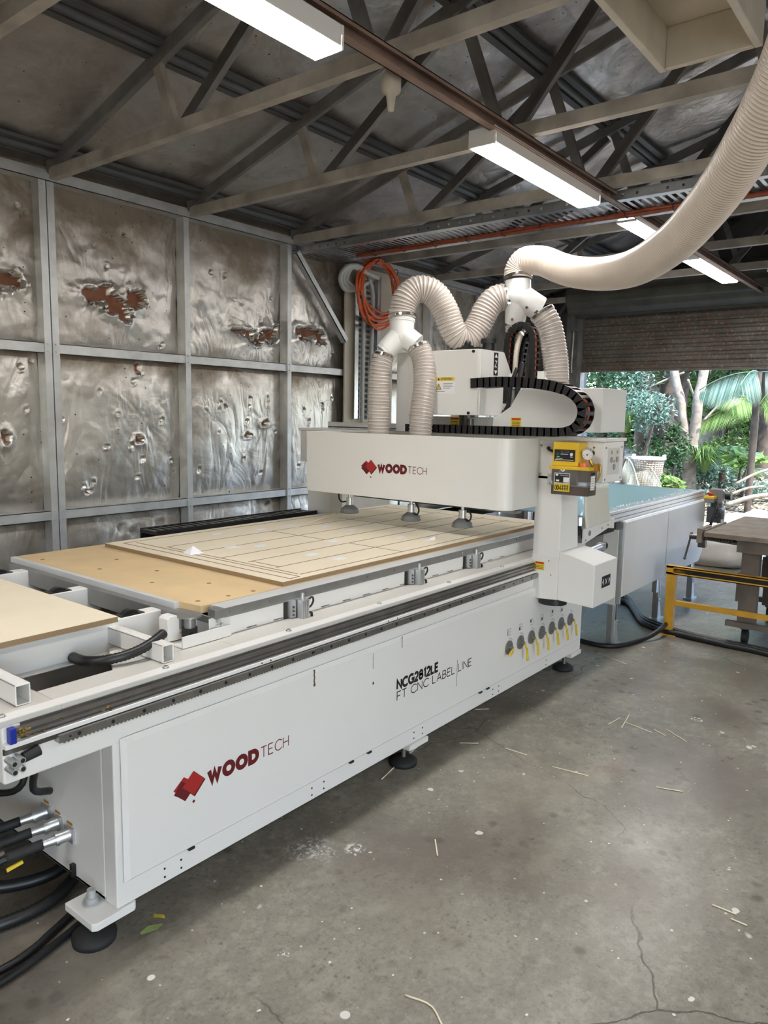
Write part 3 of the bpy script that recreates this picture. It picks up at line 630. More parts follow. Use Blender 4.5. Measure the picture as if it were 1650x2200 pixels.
def fl(px, py, z=0):
    d = W_ + R_ * ((px - 825) / FPX) - U_ * ((py - 1100) / FPX); return Vector((0, 0, H)) + d * ((z - H) / d.z)
# ================================================================ THE ROUTER BASE
MX = (1, 0, 0); MYn = (0, -1, 0); MZ = (0, 0, 1)
cnc = thing('cnc_router_base', 'long white machine base with red and black lettering and seven yellow valve levers', 'machine', (2.7, 2.6, 0))
XE = 4.27
m = MB()
# end frame & lower body
m.box(1.08, XE, 1.80, 1.86, .125, .625); m.box(1.08, 1.14, 1.86, 3.34, .125, .625); m.box(XE - .06, XE, 1.86, 3.34, .125, .625); m.box(1.08, XE, 3.34, 3.40, .125, .625)
m.box(1.08, XE, 1.86, 3.34, .125, .14)
m.box(1.6, XE - .06, 1.86, 3.34, .60, .615)
m.build('lower_body', white, cnc, bev=.004)
m = MB(); m.box(.785, XE, 1.80, 1.90, .62, .77); m.box(.785, XE, 3.30, 3.40, .62, .77); m.box(.785, .86, 1.90, 3.30, .62, .77); m.box(XE - .08, XE, 1.90, 3.30, .62, .77); 
m.build('upper_beam', white, cnc, bev=.005)
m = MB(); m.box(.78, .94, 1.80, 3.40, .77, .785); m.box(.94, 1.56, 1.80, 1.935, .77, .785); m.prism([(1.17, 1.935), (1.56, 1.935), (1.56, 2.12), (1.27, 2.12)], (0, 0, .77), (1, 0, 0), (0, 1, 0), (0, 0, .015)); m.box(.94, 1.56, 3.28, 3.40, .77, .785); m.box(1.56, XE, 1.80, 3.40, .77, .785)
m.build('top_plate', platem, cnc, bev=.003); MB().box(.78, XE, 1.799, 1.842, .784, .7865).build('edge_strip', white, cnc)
m = MB(); m.prism([(1.10, .20), (XE - .05, .20), (XE - .05, .635), (1.10, .635)], (0, 1.7945, 0), (1, 0, 0), (0, 0, 1), (0, -.0015, 0))
n0 = len(m.v); q_ = .016; A_ = [(1.10, .20), (XE - .05, .20), (XE - .05, .635), (1.10, .635)]; B_ = [(1.10 + q_, .20 + q_ * .5), (XE - .05 - q_, .20 + q_ * .5), (XE - .05 - q_, .635 - q_), (1.10 + q_, .635 - q_)]
m.add([(x, 1.793, z) for x, z in A_] + [(x, 1.785, z) for x, z in B_], [(0, 1, 5, 4), (1, 2, 6, 5), (2, 3, 7, 6), (3, 0, 4, 7), (4, 5, 6, 7)]); m.box(1.12, XE - .07, 1.7945, 1.80, .215, .62)
m.build('side_panel', white, cnc)
m = MB()
for x in (1.24, 1.30, 1.88, 1.945, 2.52, 2.585, 3.2, 3.26, 3.8):
    for z in (.145, .172): m.cyl((x, 1.80, z), (x, 1.7985, z), .0035, n=8)
for x in (1.32, 2.08, 2.19, 3.05, 3.12): m.box(x, x + .022, 1.7845, 1.80, .196, .203)
m.build('screw_holes', ink, cnc)
m = MB()
for (x, y) in ((.80, 1.83), (1.28, 1.83), (1.79, 1.83), (2.3, 1.83), (2.81, 1.83), (3.3, 1.83)): m.cyl((x, y, .785), (x, y, .792), .008, n=6); m.cyl((x, y, .785), (x, y, .787), .011, n=16)
m.build('plate_bolts', chrome, cnc)
# linear guide, ledge, rack
m = MB(); m.prism([(0, 0), (-.012, 0), (-.012, .008), (-.006, .013), (-.012, .018), (-.012, .026), (0, .026)], (.80, 1.80, .738), (0, 1, 0), (0, 0, 1), (XE - .82, 0, 0)); m.build('guide_rail', steel, cnc)
m = MB(); m.box(.83, XE, 1.796, 1.8005, .728, .770); m.build('rail_recess', steeld, cnc)
m = MB(); m.box(.785, XE, 1.782, 1.80, .716, .729); m.build('white_ledge', white, cnc, bev=.002)
m = MB(); m.box(.785, .925, 1.792, 1.80, .700, .714); m.build('steel_strip', steeld, cnc)
m = MB(); m.box(.915, XE - .02, 1.772, 1.80, .693, .714)
x = .925
while x < XE - .03: m.prism([(0, 0), (.0035, -.005), (.0075, -.005), (.011, 0)], (x, 1.775, .693), (1, 0, 0), (0, 0, 1), (0, .022, 0)); x += .0118
m.build('gear_rack', steel, cnc)
m = MB(); x = .97; i = 0
while x < XE - .1:
    m.cyl((x, 1.772, .7035), (x, 1.7712, .7035), .0055, n=12); x += .098; i += 1
for x in (.945, 1.86, 1.90, 2.05): m.cyl((x, 1.772, .7035), (x, 1.7712, .7035), .003, n=8)
for x in (1.62, 1.66, 2.30, 2.36): m.cyl((x, 1.782, .7225), (x, 1.7812, .7225), .003, n=8)
m.build('rack_bolt_holes', ink, cnc)
m = MB().box(.795, .812, 1.778, 1.797, .728, .768); m.build('rail_end_cap', mat('blue_cap', (.01, .03, .30), .3), cnc, bev=.002)
m = MB()
for i in range(26): m.sph((.82 + rnd.uniform(0, .03) + (i > 15) * rnd.uniform(0, .25), 1.790 + rnd.uniform(-.004, .004), .745 + rnd.uniform(-.014, .014) - (i > 15) * .012), rnd.uniform(.004, .009), .004, .004, 8, 6)
tag(m.build('grease_smear', mat('grease', (.16, .10, .02), .25, var=.3), cnc), kind='stuff')
# round motor/valve block on the end
m = MB(); cx, cz = .812, .675
cx = .805
for dx, dz in ((-.010, .010), (.010, .013), (-.010, -.012), (.010, -.009)): m.cyl((cx + dx, 1.80, cz + dz), (cx + dx, 1.76, cz + dz), .008, n=16); m.cyl((cx + dx, 1.7602, cz + dz), (cx + dx, 1.7595, cz + dz), .0056, n=16, mi=1)
m.box(cx - .010, cx + .010, 1.763, 1.80, cz - .010, cz + .012); m.build('air_manifold', [alu, black], cnc)
m = MB().cyl((.828, 1.785, .683), (.868, 1.785, .690), .013, .015, n=20); m.build('manifold_sleeve', rubber, cnc)
# wordmarks, valve levers
logo((1.262, 1.785, .391), MX, MZ, .037, .483, cnc)
text('NCG2812LE', (2.372, 1.785, .415), MX, MZ, .037, .30, .32, gap=.26, lift=.0006).build('model_lettering_bold', ink, cnc)
text('FT CNC LABEL LINE', (2.372, 1.785, .366), MX, MZ, .036, .585, .13, gap=.22).build('model_lettering_thin', ink, cnc)
m = MB()
for x, z0, z1, w_ in ((1.875, .575, .632, .004), (2.21, .55, .61, .0015), (2.213, .486, .490, .004), (2.40, .59, .636, .002), (2.832, .30, .425, .0018)):
    pts = [(x + .0015 * math.sin(k * 2.1), z0 + (z1 - z0) * k / 8) for k in range(9)]
    flat(m, [(a - w_, b) for a, b in pts] + [(a + w_ * .7, b) for a, b in reversed(pts)], (0, 1.785, 0), MX, MZ, .0004)
    flat(m, arc(x, z0, w_ * 1.5, w_ * 1.7, 0, 330, 8), (0, 1.785, 0), MX, MZ, .0005)
m.build('drip_stains', stainb, cnc)
for i in range(7):
    x = 3.32 + .1237 * i; z = .366 - .001 * i; m = MB(); m.cyl((x, 1.785, z), (x, 1.779, z), .037, n=28); m.cyl((x, 1.779, z), (x, 1.777, z), .029, n=28)
    for k in range(4): a = k * PI / 2 + .6; m.cyl((x + .018 * math.cos(a), 1.777, z + .018 * math.sin(a)), (x + .018 * math.cos(a), 1.7755, z + .018 * math.sin(a)), .004, n=8)
    m.cyl((x, 1.777, z), (x, 1.757, z), .008, n=12); vd = m.build('valve_disc', alud, cnc)
    h = MB()
    if i == 0: h.beam((x, 1.755, z - .002), (x - .03, 1.75, z - .006), .004, .014, (0, 0, 1)); h.beam((x - .02, 1.748, z - .005), (x - .075, 1.735, z - .012), .010, .017, (0, 0, 1))
    else: h.beam((x, 1.756, z), (x + .004, 1.748, z - .03), .012, .004, (0, 1, 0)); h.beam((x + .004, 1.746, z - .025), (x + .005, 1.738, z - .092), .016, .008, (0, 1, 0))
    h.build('valve_lever', mat('lever_yellow', (.72, .52, .03), .45) if i == 0 else bpy.data.materials['lever_yellow'], vd, bev=.0015)
m = MB()
for i in range(7):
    x = 3.32 + .1237 * i; z = .366
    for rr in (.043, .049):
        a = arc(x, z, rr, rr, 95, 35, 8); b = arc(x, z, rr + .0012, rr + .0012, 35, 95, 8); flat(m, a + b, (0, 1.785, 0), MX, MZ, .0004)
    if i < 6:
        q = .0165; zc_ = z + .082
        for a, b, c, d in ((-q, -q, -q + .0015, q), (q - .0015, -q, q, q), (-q, -q, q, -q + .0015), (-q, q - .0015, q, q), (-.0005, -q, .0005, q), (-q, -.0005, q, .0005)): flat(m, [(x + a, zc_ + b), (x + c, zc_ + b), (x + c, zc_ + d), (x + a, zc_ + d)], (0, 1.785, 0), MX, MZ, .0004)
        if i: a = -q if i in (1, 2) else (-.006 if i in (3,) else 0); b = [0, -q, 0, -q, 0, -q][i]; flat(m, [(x + a, zc_ + b), (x + a + q * .8, zc_ + b), (x + a + q * .8, zc_ + b + q), (x + a, zc_ + b + q)], (0, 1.785, 0), MX, MZ, .0005)
        else: flat(m, [(x - q, zc_ - q), (x - q + .005, zc_ - q), (x - q + .005, zc_ + q), (x - q, zc_ + q)], (0, 1.785, 0), MX, MZ, .0005)
m.build('valve_icons', ink, cnc)
# feet
for fx, lab in ((1.0, 1), (2.55, 0), (4.20, 0)):
    m = MB(); x0 = fx if lab else fx - .07; m.prism([(0, .01), (.012, 0), (.13, 0), (.14, .01), (.14, .155), (0, .155)] if lab else [(0, 0), (.14, 0), (.14, .12), (0, .12)], (x0, 1.79, .100), (1, 0, 0), (0, 1, 0), (0, 0, .024))
    ft = m.build('foot_plate', white, cnc, bev=.003); cx = x0 + .05; cy = 1.885 if lab else 1.86
    MB().cyl((cx, cy, 0.035), (cx, cy, .15), .011, n=16).build('threaded_stud', steel, ft)
    if lab: MB().cyl((cx, cy, .124), (cx, cy, .13), .026, n=20).cyl((cx, cy, .13), (cx, cy, .145), .020, n=6).cyl((cx, cy, .145), (cx, cy, .168), .012, n=16).build('lock_nut', galv, ft)
    MB().lathe((cx + .01, cy + .01, 0), MZ, [(0, 0), (0, .062), (.018, .064), (.026, .052), (.04, .03), (.042, 0)], 28).build('rubber_foot', rubber, ft)
# end face fittings
for i, (y, z) in enumerate(((2.185, .285), (2.115, .275), (2.045, .265))):
    a = Vector((1.08, y, z)); d = Vector((-1, .28, -.10)).normalized()
    m = MB(); m.box(1.072, 1.08, y - .024, y + .024, z - .024, z + .024); m.cyl(a, a + d * .035, .019, n=20); m.cyl(a + d * .035, a + d * .045, .022, n=8); m.cyl(a + d * .045, a + d * .085, .015, .012, n=18)
    cp = m.build('cable_connector', alu, cnc)
    MB().tube(spline([a + d * .08, a + d * .13, a + d * .18], .01), .0155, 10).build('rubber_boot', rubber, cp)
    e = a + d * .18; MB().tube(spline([e - d * .02, e + d * .12 + Vector((0, .02, -.03)), e + Vector((-.26, .12, -.10)), e + Vector((-.5, .15, -.2))], .02), .011, 8).build('connector_cable', black, cp)
    q = a + d * (.20 - .02 * i); MB().beam(q + Vector((.02, -.012, -.024)), q + Vector((-.025, -.008, -.032)), .006, .010).build('cable_tag', labely if i == 2 else boardm, cp)
    MB().box(1.0785, 1.0795, y - .012, y + .018, z + .028, z + .036).build('orange_label', mat('orange_label', (.45, .20, .04), .5) if i == 0 else bpy.data.materials['orange_label'], cp)
MB().box(1.066, 1.08, 2.020, 2.036, .135, .175).cyl((1.066, 2.025, .158), (1.06, 2.025, .158), .004).build('door_latch', black, cnc, bev=.002)
for pts in ([(1.0, 2.05, .63), (.99, 2.06, .52), (1.0, 2.1, .42), (1.06, 2.12, .385)], [(.98, 2.3, .62), (1.0, 2.28, .52), (1.03, 2.22, .42), (1.0, 2.25, .36), (.93, 2.36, .37), (.90, 2.42, .48), (.92, 2.42, .62)]):
    MB().tube(spline(pts, .02), .011, 8).build('hanging_cable', black, cnc)
# ---- table body
m = MB(); m.box(1.56, XE - .03, 1.955, 3.30, .785, .858); m.build('table_body', white, cnc, bev=.003)
m = MB(); x = 1.45
while x < 3.6: m.box(x, x + .045, 1.862, 1.866, .7845, .7862) if False else m.box(x, x + .045, 1.9535, 1.956, .790, .793); x += .128
m.box(1.56, 1.5605, 2.2, 3.1, .79, .85)
m.build('vent_slots', steeld, cnc)
m = MB(); m.box(1.56, XE - .03, 1.945, 1.985, .853, .884); m.box(1.60, XE - .03, 1.9445, 1.946, .851, .856)
m.build('edge_profile', alud, cnc, bev=.002)
m = MB(); m.box(1.60, XE - .03, 1.985, 1.998, .872, .8855); m.box(1.60, XE - .03, 2.001, 2.022, .872, .8835); m.box(1.530, 1.552, 2.13, 3.33, .862, .8845); m.box(1.60, XE - .03, 1.946, 1.985, .884, .8855)
m.build('table_trim', trimw, cnc, bev=.001)
m = MB(); x = 1.62
while x < XE - .1: m.cyl((x, 1.945, .870), (x, 1.9435, .870), .0045, n=10); x += .185
m.build('profile_screws', chrome, cnc)
m = MB(); m.prism([(1.552, 2.135), (1.565, 2.03), (1.60, 2.0235), (XE - .03, 2.0235), (XE - .03, 3.33), (1.552, 3.33)], (0, 0, .858), (1, 0, 0), (0, 1, 0), (0, 0, .0265)); m.build('spoilboard', mdf, cnc)
m = MB()
for x, y in ((1.60, 3.18), (1.66, 2.82), (1.66, 2.45), (1.60, 2.09), (1.80, 2.62), (1.82, 2.95), (1.80, 2.28), (1.83, 2.06), (1.72, 2.07)): m.cyl((x, y, .8845), (x, y, .8850), .009, n=14)
m.build('spoilboard_screw_holes', mat('hole_brown', (.30, .15, .07), .8), cnc)
m = MB(); m.box(1.50, 1.56, 2.05, 3.28, .80, .862); m.build('front_crossbeam', alud, cnc)
# pneumatic positioning cylinders
for x in (1.93, 2.68, 3.17):
    m = MB(); m.box(x - .045, x + .0, 1.950, 1.958, .765 + .02, .858); bk = m.build('cylinder_bracket', dark, cnc)
    m = MB(); m.box(x - .030, x - .006, 1.930, 1.958, .79, .855)
    for z in (.80, .815, .83): m.cyl((x - .018, 1.93, z), (x - .018, 1.926, z), .005, n=8, mi=1)
    m.build('adjuster_plate', [alu, steeld], bk)
    m = MB(); m.box(x, x + .036, 1.900, 1.955, .777, .856); m.cyl((x + .018, 1.918, .856), (x + .018, 1.918, .880), .007, n=12)
    for k in range(3): m.box(x + .006 + .01 * k, x + .009 + .01 * k, 1.8985, 1.90, .777, .856, 1)
    m.build('cylinder_body', [alu, alud], bk, bev=.002)
    m = MB().tube(spline([(x + .036, 1.915, .845), (x + .055, 1.905, .860), (x + .062, 1.905, .842), (x + .05, 1.91, .822), (x + .036, 1.915, .825)], .006), .004, 7)
    m.tube(spline([(x + .036, 1.915, .80), (x + .052, 1.905, .80), (x + .055, 1.905, .786)], .006), .005, 7); m.build('air_tube', black, bk)
# ---- loading roller beams
for i, (y, x1) in enumerate(((2.195, 1.555), (2.67, 1.555), (3.14, 1.555))):
    m = MB(); m.box(-.2, x1, y - .03, y + .03, .760, .860); m.box(-.2, x1, y - .055, y + .03, .754, .760)
    rb = m.build('roller_beam', white, cnc, bev=.003)
    for xx in (1.395, .75, .2):
        m = MB(); m.box(xx - .045, xx + .045, y - .024, y + .024, .860, .863); m.cyl((xx, y - .013, .842), (xx, y + .013, .842), .035, n=28); m.build('roller_wheel', black, rb)
for x in (.872, 1.315):
    m = MB(); a, b = x - .020, x + .020; y0 = 1.865; z0 = .786
    for q in ((a, b, y0, 2.3, z0, z0 + .004), (a, b, y0, 2.3, z0 + .052, z0 + .056), (a, a + .004, y0, 2.3, z0, z0 + .056), (b - .004, b, y0, 2.3, z0, z0 + .056)): m.box(*q)
    m.box(a + .004, b - .004, 2.02, 2.03, z0 + .004, z0 + .052, 1)
    m.build('support_tube', [white, dark], cnc, bev=.0015)
# clamp post with disc
m = MB(); m.prism([(0, 0), (.10, 0), (.10, .02), (.045, .02), (.045, .076), (.035, .084), (.01, .084), (0, .076)], (1.425, 2.02, .79), (1, 0, 0), (0, 0, 1), (0, .05, 0)); cb_ = m.build('stop_bracket', white, cnc, bev=.002)
MB().cyl((1.50, 2.005, .80), (1.50, 2.005, .828), .026, n=24).build('post_base', black, cb_)
MB().cyl((1.50, 2.005, .828), (1.50, 2.005, .864), .019, n=24).cyl((1.50, 2.005, .866), (1.50, 2.005, .872), .042, n=36).build('disc_post', alud, cb_)
m = MB(); m.box(1.42, 1.62, 1.935, 1.94, .787, .825); m.box(1.42, 1.62, 1.94, 1.99, .787, .790); cp2 = m.build('connector_plate', white, cnc)
m = MB()
for x, z in ((1.575, .845), (1.590, .828), (1.572, .825), (1.588, .808)): m.cyl((x, 1.953, z), (x, 1.943, z), .008, n=12)
m.build('air_fittings', galv, cp2)
m = MB().box(1.54, 1.63, 1.9535, 1.956, .797, .857); m.build('fitting_plate', white2, cp2)
MB().box(1.555, 1.60, 1.955, 2.04, .835, .858).build('corner_block', alud, cnc)
MB().tube(spline([fl(352, 1360, .852), fl(330, 1378, .838), fl(300, 1396, .822), fl(260, 1411, .812), fl(215, 1420, .804), fl(180, 1420, .795), fl(155, 1412, .77), fl(130, 1405, .72)], .006), .014, 12, rf=lambda i: .0165 if i % 2 else .0145).build('black_corrugated_hose', black, cnc)
# ================================================================ sheets on the table
sh = thing('plywood_sheet', 'large pale plywood sheet routed into a grid of panels under the gantry', 'plywood sheet', (2.9, 2.62, .885))
SX0, SX1, SY0, SY1, SZ = 1.952, 4.22, 2.028, 3.262, .885
MB().box(SX0, SX1, SY0, SY1, SZ, SZ + .0172).build('core', plye, sh)
MB().box(SX0, SX1, SY0, SY1, SZ + .0172, SZ + .018).build('face_veneer', plyt, sh)
m = MB(); Zt = SZ + .0183; g_ = .0034
def lx(x0, x1, y): m.box(x0, x1, y - g_, y + g_, SZ + .0178, Zt)
def ly(x, y0, y1): m.box(x - g_, x + g_, y0, y1, SZ + .0178, Zt)
ly(2.012, 2.04, 3.20); ly(2.065, 2.05, 3.17); ly(2.095, 2.09, 2.95); lx(2.012, 2.065, 2.05)
lx(2.095, 4.1, 2.078); lx(2.012, 4.1, 3.20)
for y in (2.245, 2.418, 2.57, 2.76, 2.965): lx(2.12 if y < 2.5 else 2.095, 4.1, y)
for x, a, b in ((2.77, 2.57, 2.965), (2.78, 2.078, 2.418), (3.42, 2.078, 3.05), (4.05, 2.078, 3.2)): ly(x, a, b)
ly(2.14, 2.245, 2.418)
m.build('routed_grooves', mat('groove_brown', (.20, .11, .06), .8), sh)
ls = [(2.081, 2.747, 0), (2.305, 2.737, 1), (2.422, 2.67, 1), (2.979, 3.047, 1), (3.104, 2.873, 1), (3.105, 2.679, 1), (2.766, 2.507, 1), (2.43, 2.334, 1), (2.445, 2.176, 1), (3.098, 2.331, 1), (3.13, 2.174, 0), (2.763, 3.045, 1), (2.5, 3.1, 1)]
where = ['crumpled white paper label standing up near the front strip of the routed sheet', 'flat white label nearest the crumpled one on the routed sheet', 'flat white label second behind the crumpled one on the routed sheet', 'white label on the far row panel of the sheet, left of the first suction cup', 'white label just in front of the first suction cup',
 'white label on the sheet below the wooden sliver tip', 'white label on the centre of the sheet beside a groove crossing', 'white label on the second panel row in from the near edge', 'white label on the near edge panel of the routed sheet, closest to the camera', 'white label on the sheet in front of the middle suction cup', 'curled white label on the near panel in front of the right suction cup', 'white label on the far left area of the routed sheet', 'pale label on the farthest left panel of the sheet']
for (x, y, k), l in zip(ls, where):
    m = MB()
    if k: m.box(x - .035, x + .035, y - .022, y + .022, SZ + .0184, SZ + .0190)
    elif x < 2.5: m.add([(x - .04, y - .03, SZ + .019), (x + .03, y - .04, SZ + .019), (x + .045, y + .01, SZ + .022), (x + .01, y + .015, SZ + .05), (x - .03, y + .035, SZ + .02)], [(0, 1, 3), (1, 2, 3), (0, 3, 4)])
    else: m.add([(x - .04, y - .02, SZ + .019), (x + .03, y - .025, SZ + .019), (x + .045, y - .01, SZ + .035), (x + .03, y + .02, SZ + .019), (x - .04, y + .02, SZ + .019), (x + .0, y + .0, SZ + .022)], [(0, 1, 5), (1, 2, 5), (2, 3, 5), (3, 4, 5), (4, 0, 5)])
    tag(m.build('paper_label', paper, solid=.0005 if not k else 0), l, 'label', 'white labels on the routed plywood sheet')
tag(MB().beam((2.93, 2.945, .9055), (3.44, 3.105, .925), .009, .003).build('wood_sliver', plyt), 'thin wooden sliver lying across the back of the routed sheet', 'offcut')
m = MB(); x0, x1, y0, y1 = -.3, 1.285, 2.085, 3.05
pl = thing('blank_plywood_sheet', 'blank pale plywood sheet on the loading rollers at the left edge', 'plywood sheet', (.5, 2.6, .877))
MB().box(x0, x1, y0, y1, .877, .8942).build('core', plye, pl); MB().box(x0, x1, y0, y1, .8942, .895).build('face_veneer', plyt, pl)
# black slatted chain tray beyond the table
t = thing('cable_chain_tray', 'black slatted cable chain lying along the far side of the table', 'cable chain', (3.2, 3.4, .80))
m = MB(); x = 2.35
while x < 3.58: m.box(x, x + .03, 3.42, 3.56, .875, .895); x += .05
m.box(2.35, 3.6, 3.41, 3.42, .83, .90); m.box(2.35, 3.6, 3.56, 3.57, .83, .90); m.build('links', black, t); MB().box(2.35, 3.6, 3.405, 3.575, .786, .83).build('tray', galvd, t)
# ================================================================ THE GANTRY
gn = thing('router_gantry', 'white moving gantry bridge with rounded front cover and spindle head', 'gantry', (3.7, 2.6, .58))
m = MB()
# rounded hollow front cover
cx0, cy0, cy1, rr = 3.275, 1.80, 3.195, .07
out = [(3.60, cy0), (cx0 + rr, cy0)] + [(cx0 + rr - rr * math.sin(a), cy0 + rr - rr * math.cos(a)) for a in [PI / 2 * i / 10 for i in range(1, 10)]] + [(cx0, cy0 + rr), (cx0, cy1), (3.60, cy1)]
inn = [(x + (.006 if x < 3.55 else 0), y + (.006 if y < 3 else -.006)) for x, y in out]
for z0, z1 in ((1.075, 1.437),):
    n_ = len(out); vs = [(x, y, z) for P in (out, inn) for z in (z0, z1) for x, y in P]
    fs = []
    for i in range(n_ - 1):
        fs += [(i + 1, i, n_ + i, n_ + i + 1), (2 * n_ + i, 2 * n_ + i + 1, 3 * n_ + i + 1, 3 * n_ + i), (n_ + i, 3 * n_ + i, 3 * n_ + i + 1, n_ + i + 1), (i, i + 1, 2 * n_ + i + 1, 2 * n_ + i)]
    m.add(vs, fs)
cov = m.build('front_cover', white, gn)
for p in cov.data.polygons: p.use_smooth = False
cov.modifiers.new('b', 'BEVEL').width = .0015
logo((cx0, 2.762, 1.228), (0, -1, 0), MZ, .037, .465, cov)
m = MB(); m.box(3.60, 3.86, 1.445, 3.57, 1.222, 1.43); m.build('cross_beam', white, gn, bev=.004)
m = MB(); m.box(3.585, 3.87, 1.435, 3.575, 1.43, 1.447); m.build('beam_top_plate', white, gn, bev=.003)
m = MB()
for y, z in ((1.79, 1.40), (1.50, 1.40), (1.79, 1.25)): m.cyl((3.60, y, z), (3.597, y, z), .006, n=12)
for x, z in ((3.62, 1.40), (3.83, 1.40), (3.62, 1.24), (3.83, 1.24)): m.cyl((x, 1.445, z), (x, 1.442, z), .005, n=12)
m.build('cover_screws', steel, gn)
# right column, tapering
m = MB(); m.prism([(0, 0), (0, .645), (.20, .645), (.20, .645 - .1), (.255, .10), (.255, 0)], (3.60, 1.66, .60), (1, 0, 0), (0, 0, 1), (0, .155, 0))
m.build('right_column', white, gn, bev=.006)
m = MB(); m.prism([(1.815, .58), (1.80, .575), (1.66, .585), (1.66, .82), (1.815, .82)], (3.597, 0, 0), (0, 1, 0), (0, 0, 1), (.03, 0, 0)); m.build('column_skirt', white, gn, bev=.003)
m = MB(); m.prism([(1.46, .575), (1.66, .585), (1.66, .845), (1.60, .835), (1.46, .80)], (3.60, 0, 0), (0, 1, 0), (0, 0, 1), (.30, 0, 0)); mb_ = m.build('motor_cover', white, gn, bev=.004)
m = MB(); flat(m, [(0, 0), (.115, 0), (.115, .062), (0, .062)], (3.70, 1.46, .663), MX, MZ, .0008)
flat(m, [(.006, .031), (.022, .012), (.022, .050)], (3.70, 1.46, .663), MX, MZ, .0014, 1); flat(m, [(.109, .031), (.093, .050), (.093, .012)], (3.70, 1.46, .663), MX, MZ, .0014, 1)
text('X', (3.745, 1.46, .678), MX, MZ, .030, .024, .14, mi=1, mb=m, lift=.0014); m.build('axis_label', [ink, paper], mb_)
MB().cyl((3.68, 1.72, .545), (3.68, 1.72, .585), .075, n=28).build('pinion_hub', black, gn)
m = MB(); m.box(3.62, 3.83, 3.30, 3.52, .80, 1.24); m.build('left_column', white, gn, bev=.006)
m = MB(); m.box(3.60, 3.66, 3.19, 3.30, .80, 1.24); m.build('left_column_web', white2, gn)
m = MB()
def warn(mb, o, u, w_=.055, h_=.045):
    flat(mb, [(0, 0), (w_, 0), (w_, h_), (0, h_)], o, u, MZ, .0008, 0); flat(mb, [(w_ * .06, h_ * .72), (w_ * .94, h_ * .72), (w_ * .94, h_ * .94), (w_ * .06, h_ * .94)], o, u, MZ, .0014, 1)
    for k in range(3): flat(mb, [(w_ * .12, h_ * (.12 + .18 * k)), (w_ * .88, h_ * (.12 + .18 * k)), (w_ * .88, h_ * (.18 + .18 * k)), (w_ * .12, h_ * (.18 + .18 * k))], o, u, MZ, .0014, 2)
warn(m, (3.597, 1.795, .735), (0, -1, 0)); m.build('warning_label', [labely, labelr, stainb], gn)
m = MB()
for y, z in ((1.80, .76), (1.715, .79), (1.70, .715), (1.808, .745)): m.cyl((3.597, y, z), (3.595, y, z), .003, n=8)
m.build('cover_holes', ink, gn)
# labeller bar and suction cups under the cover
MB().box(3.44, 3.50, 2.02, 2.95, 1.045, 1.075).build('brush_bar', mat('dark_green_bar', (.01, .03, .022), .6), gn)
MB().box(3.40, 3.60, 1.83, 3.15, 1.10, 1.14).box(3.50, 3.56, 1.87, 2.2, 1.035, 1.05).build('underside_frame', alud, gn)
for y in (2.985, 2.515, 2.165):
    x = 3.44; m = MB(); m.cyl((x, y, .99), (x, y, 1.035), .021, n=24); m.cyl((x, y, 1.035), (x, y, 1.10), .010, n=14); c_ = m.build('suction_stem', alu, gn)
    MB().lathe((x, y, .94), MZ, [(.0, .0), (.0, .055), (.006, .06), (.014, .052), (.022, .055), (.032, .046), (.05, .022), (.052, 0)], 28).build('suction_cup', mat('suction_grey', (.20, .20, .20), .7) if y > 2.9 else bpy.data.materials['suction_grey'], c_)
    s_ = 1 if y > 2.9 else -1
    MB().tube(spline([(x, y + .02 * s_, 1.01), (x - .01, y + .055 * s_, 1.005), (x - .005, y + .085 * s_, 1.03), (x, y + .085 * s_, 1.10)] if s_ > 0 else [(x - .01, y - .02, .985), (x - .01, y - .05, .98), (x, y - .055, 1.01), (x, y - .03, 1.05), (x, y - .02, 1.1)], .008), .005, 7).build('cup_hose', black, c_)
# ---- spindle head
m = MB(); m.box(3.50, 3.745, 2.135, 2.60, 1.55, 1.905); m.build('head_box', white, gn, bev=.003)
m = MB(); m.prism([(3.52, 1.552), (3.74, 1.552), (3.765, 1.585), (3.90, 1.585), (3.90, 1.62), (3.77, 1.62), (3.77, 1.755), (3.80, 1.755), (3.885, 1.755), (3.765, 1.905), (3.52, 1.905)], (0, 2.128, 0), (1, 0, 0), (0, 0, 1), (0, .007, 0)); sp = m.build('head_side_plate', white, gn)
m = MB(); flat(m, [(0, 0), (.048, 0), (.048, .125), (0, .125)], (3.652, 2.128, 1.772), MX, MZ, .0008); o_ = (3.652, 2.128, 1.772)
flat(m, [(.008, .098), (.040, .098), (.024, .119)], o_, MX, MZ, .0014, 1); flat(m, [(.008, .027), (.024, .006), (.040, .027)], o_, MX, MZ, .0014, 1)
text('Z', (3.664, 2.128, 1.819), MX, MZ, .032, .022, .13, mi=1, mb=m, lift=.0014); m.build('axis_label', [ink, paper], sp)
m = MB(); o_ = (3.4995, 2.415, 1.668); u_ = (0, -1, 0)
flat(m, [(0, 0), (.135, 0), (.135, .092), (0, .092)], o_, u_, MZ, .0008, 0); flat(m, [(.002, .070), (.133, .070), (.133, .090), (.002, .090)], o_, u_, MZ, .0014, 1)
flat(m, [(.010, .022), (.048, .022), (.029, .056)], o_, u_, MZ, .0014, 2); flat(m, [(.015, .0255), (.043, .0255), (.029, .050)], o_, u_, MZ, .0018, 1); flat(m, [(.0275, .033), (.0305, .033), (.0305, .045), (.0275, .045)], o_, u_, MZ, .0022, 2)
flat(m, [(.022, .073), (.036, .073), (.029, .087)], o_, u_, MZ, .0018, 2); text('ATTENTION', (3.4995, 2.415 - .042, 1.742), u_, MZ, .011, .075, .2, mi=2, mb=m, lift=.0018)
GLk = [(.060, .052, .122), (.060, .044, .118), (.060, .036, .124), (.060, .028, .105), (.012, .010, .07)]
for a, b, c in GLk: flat(m, [(a, b), (c, b), (c, b + .003), (a, b + .003)], o_, u_, MZ, .0014, 3)
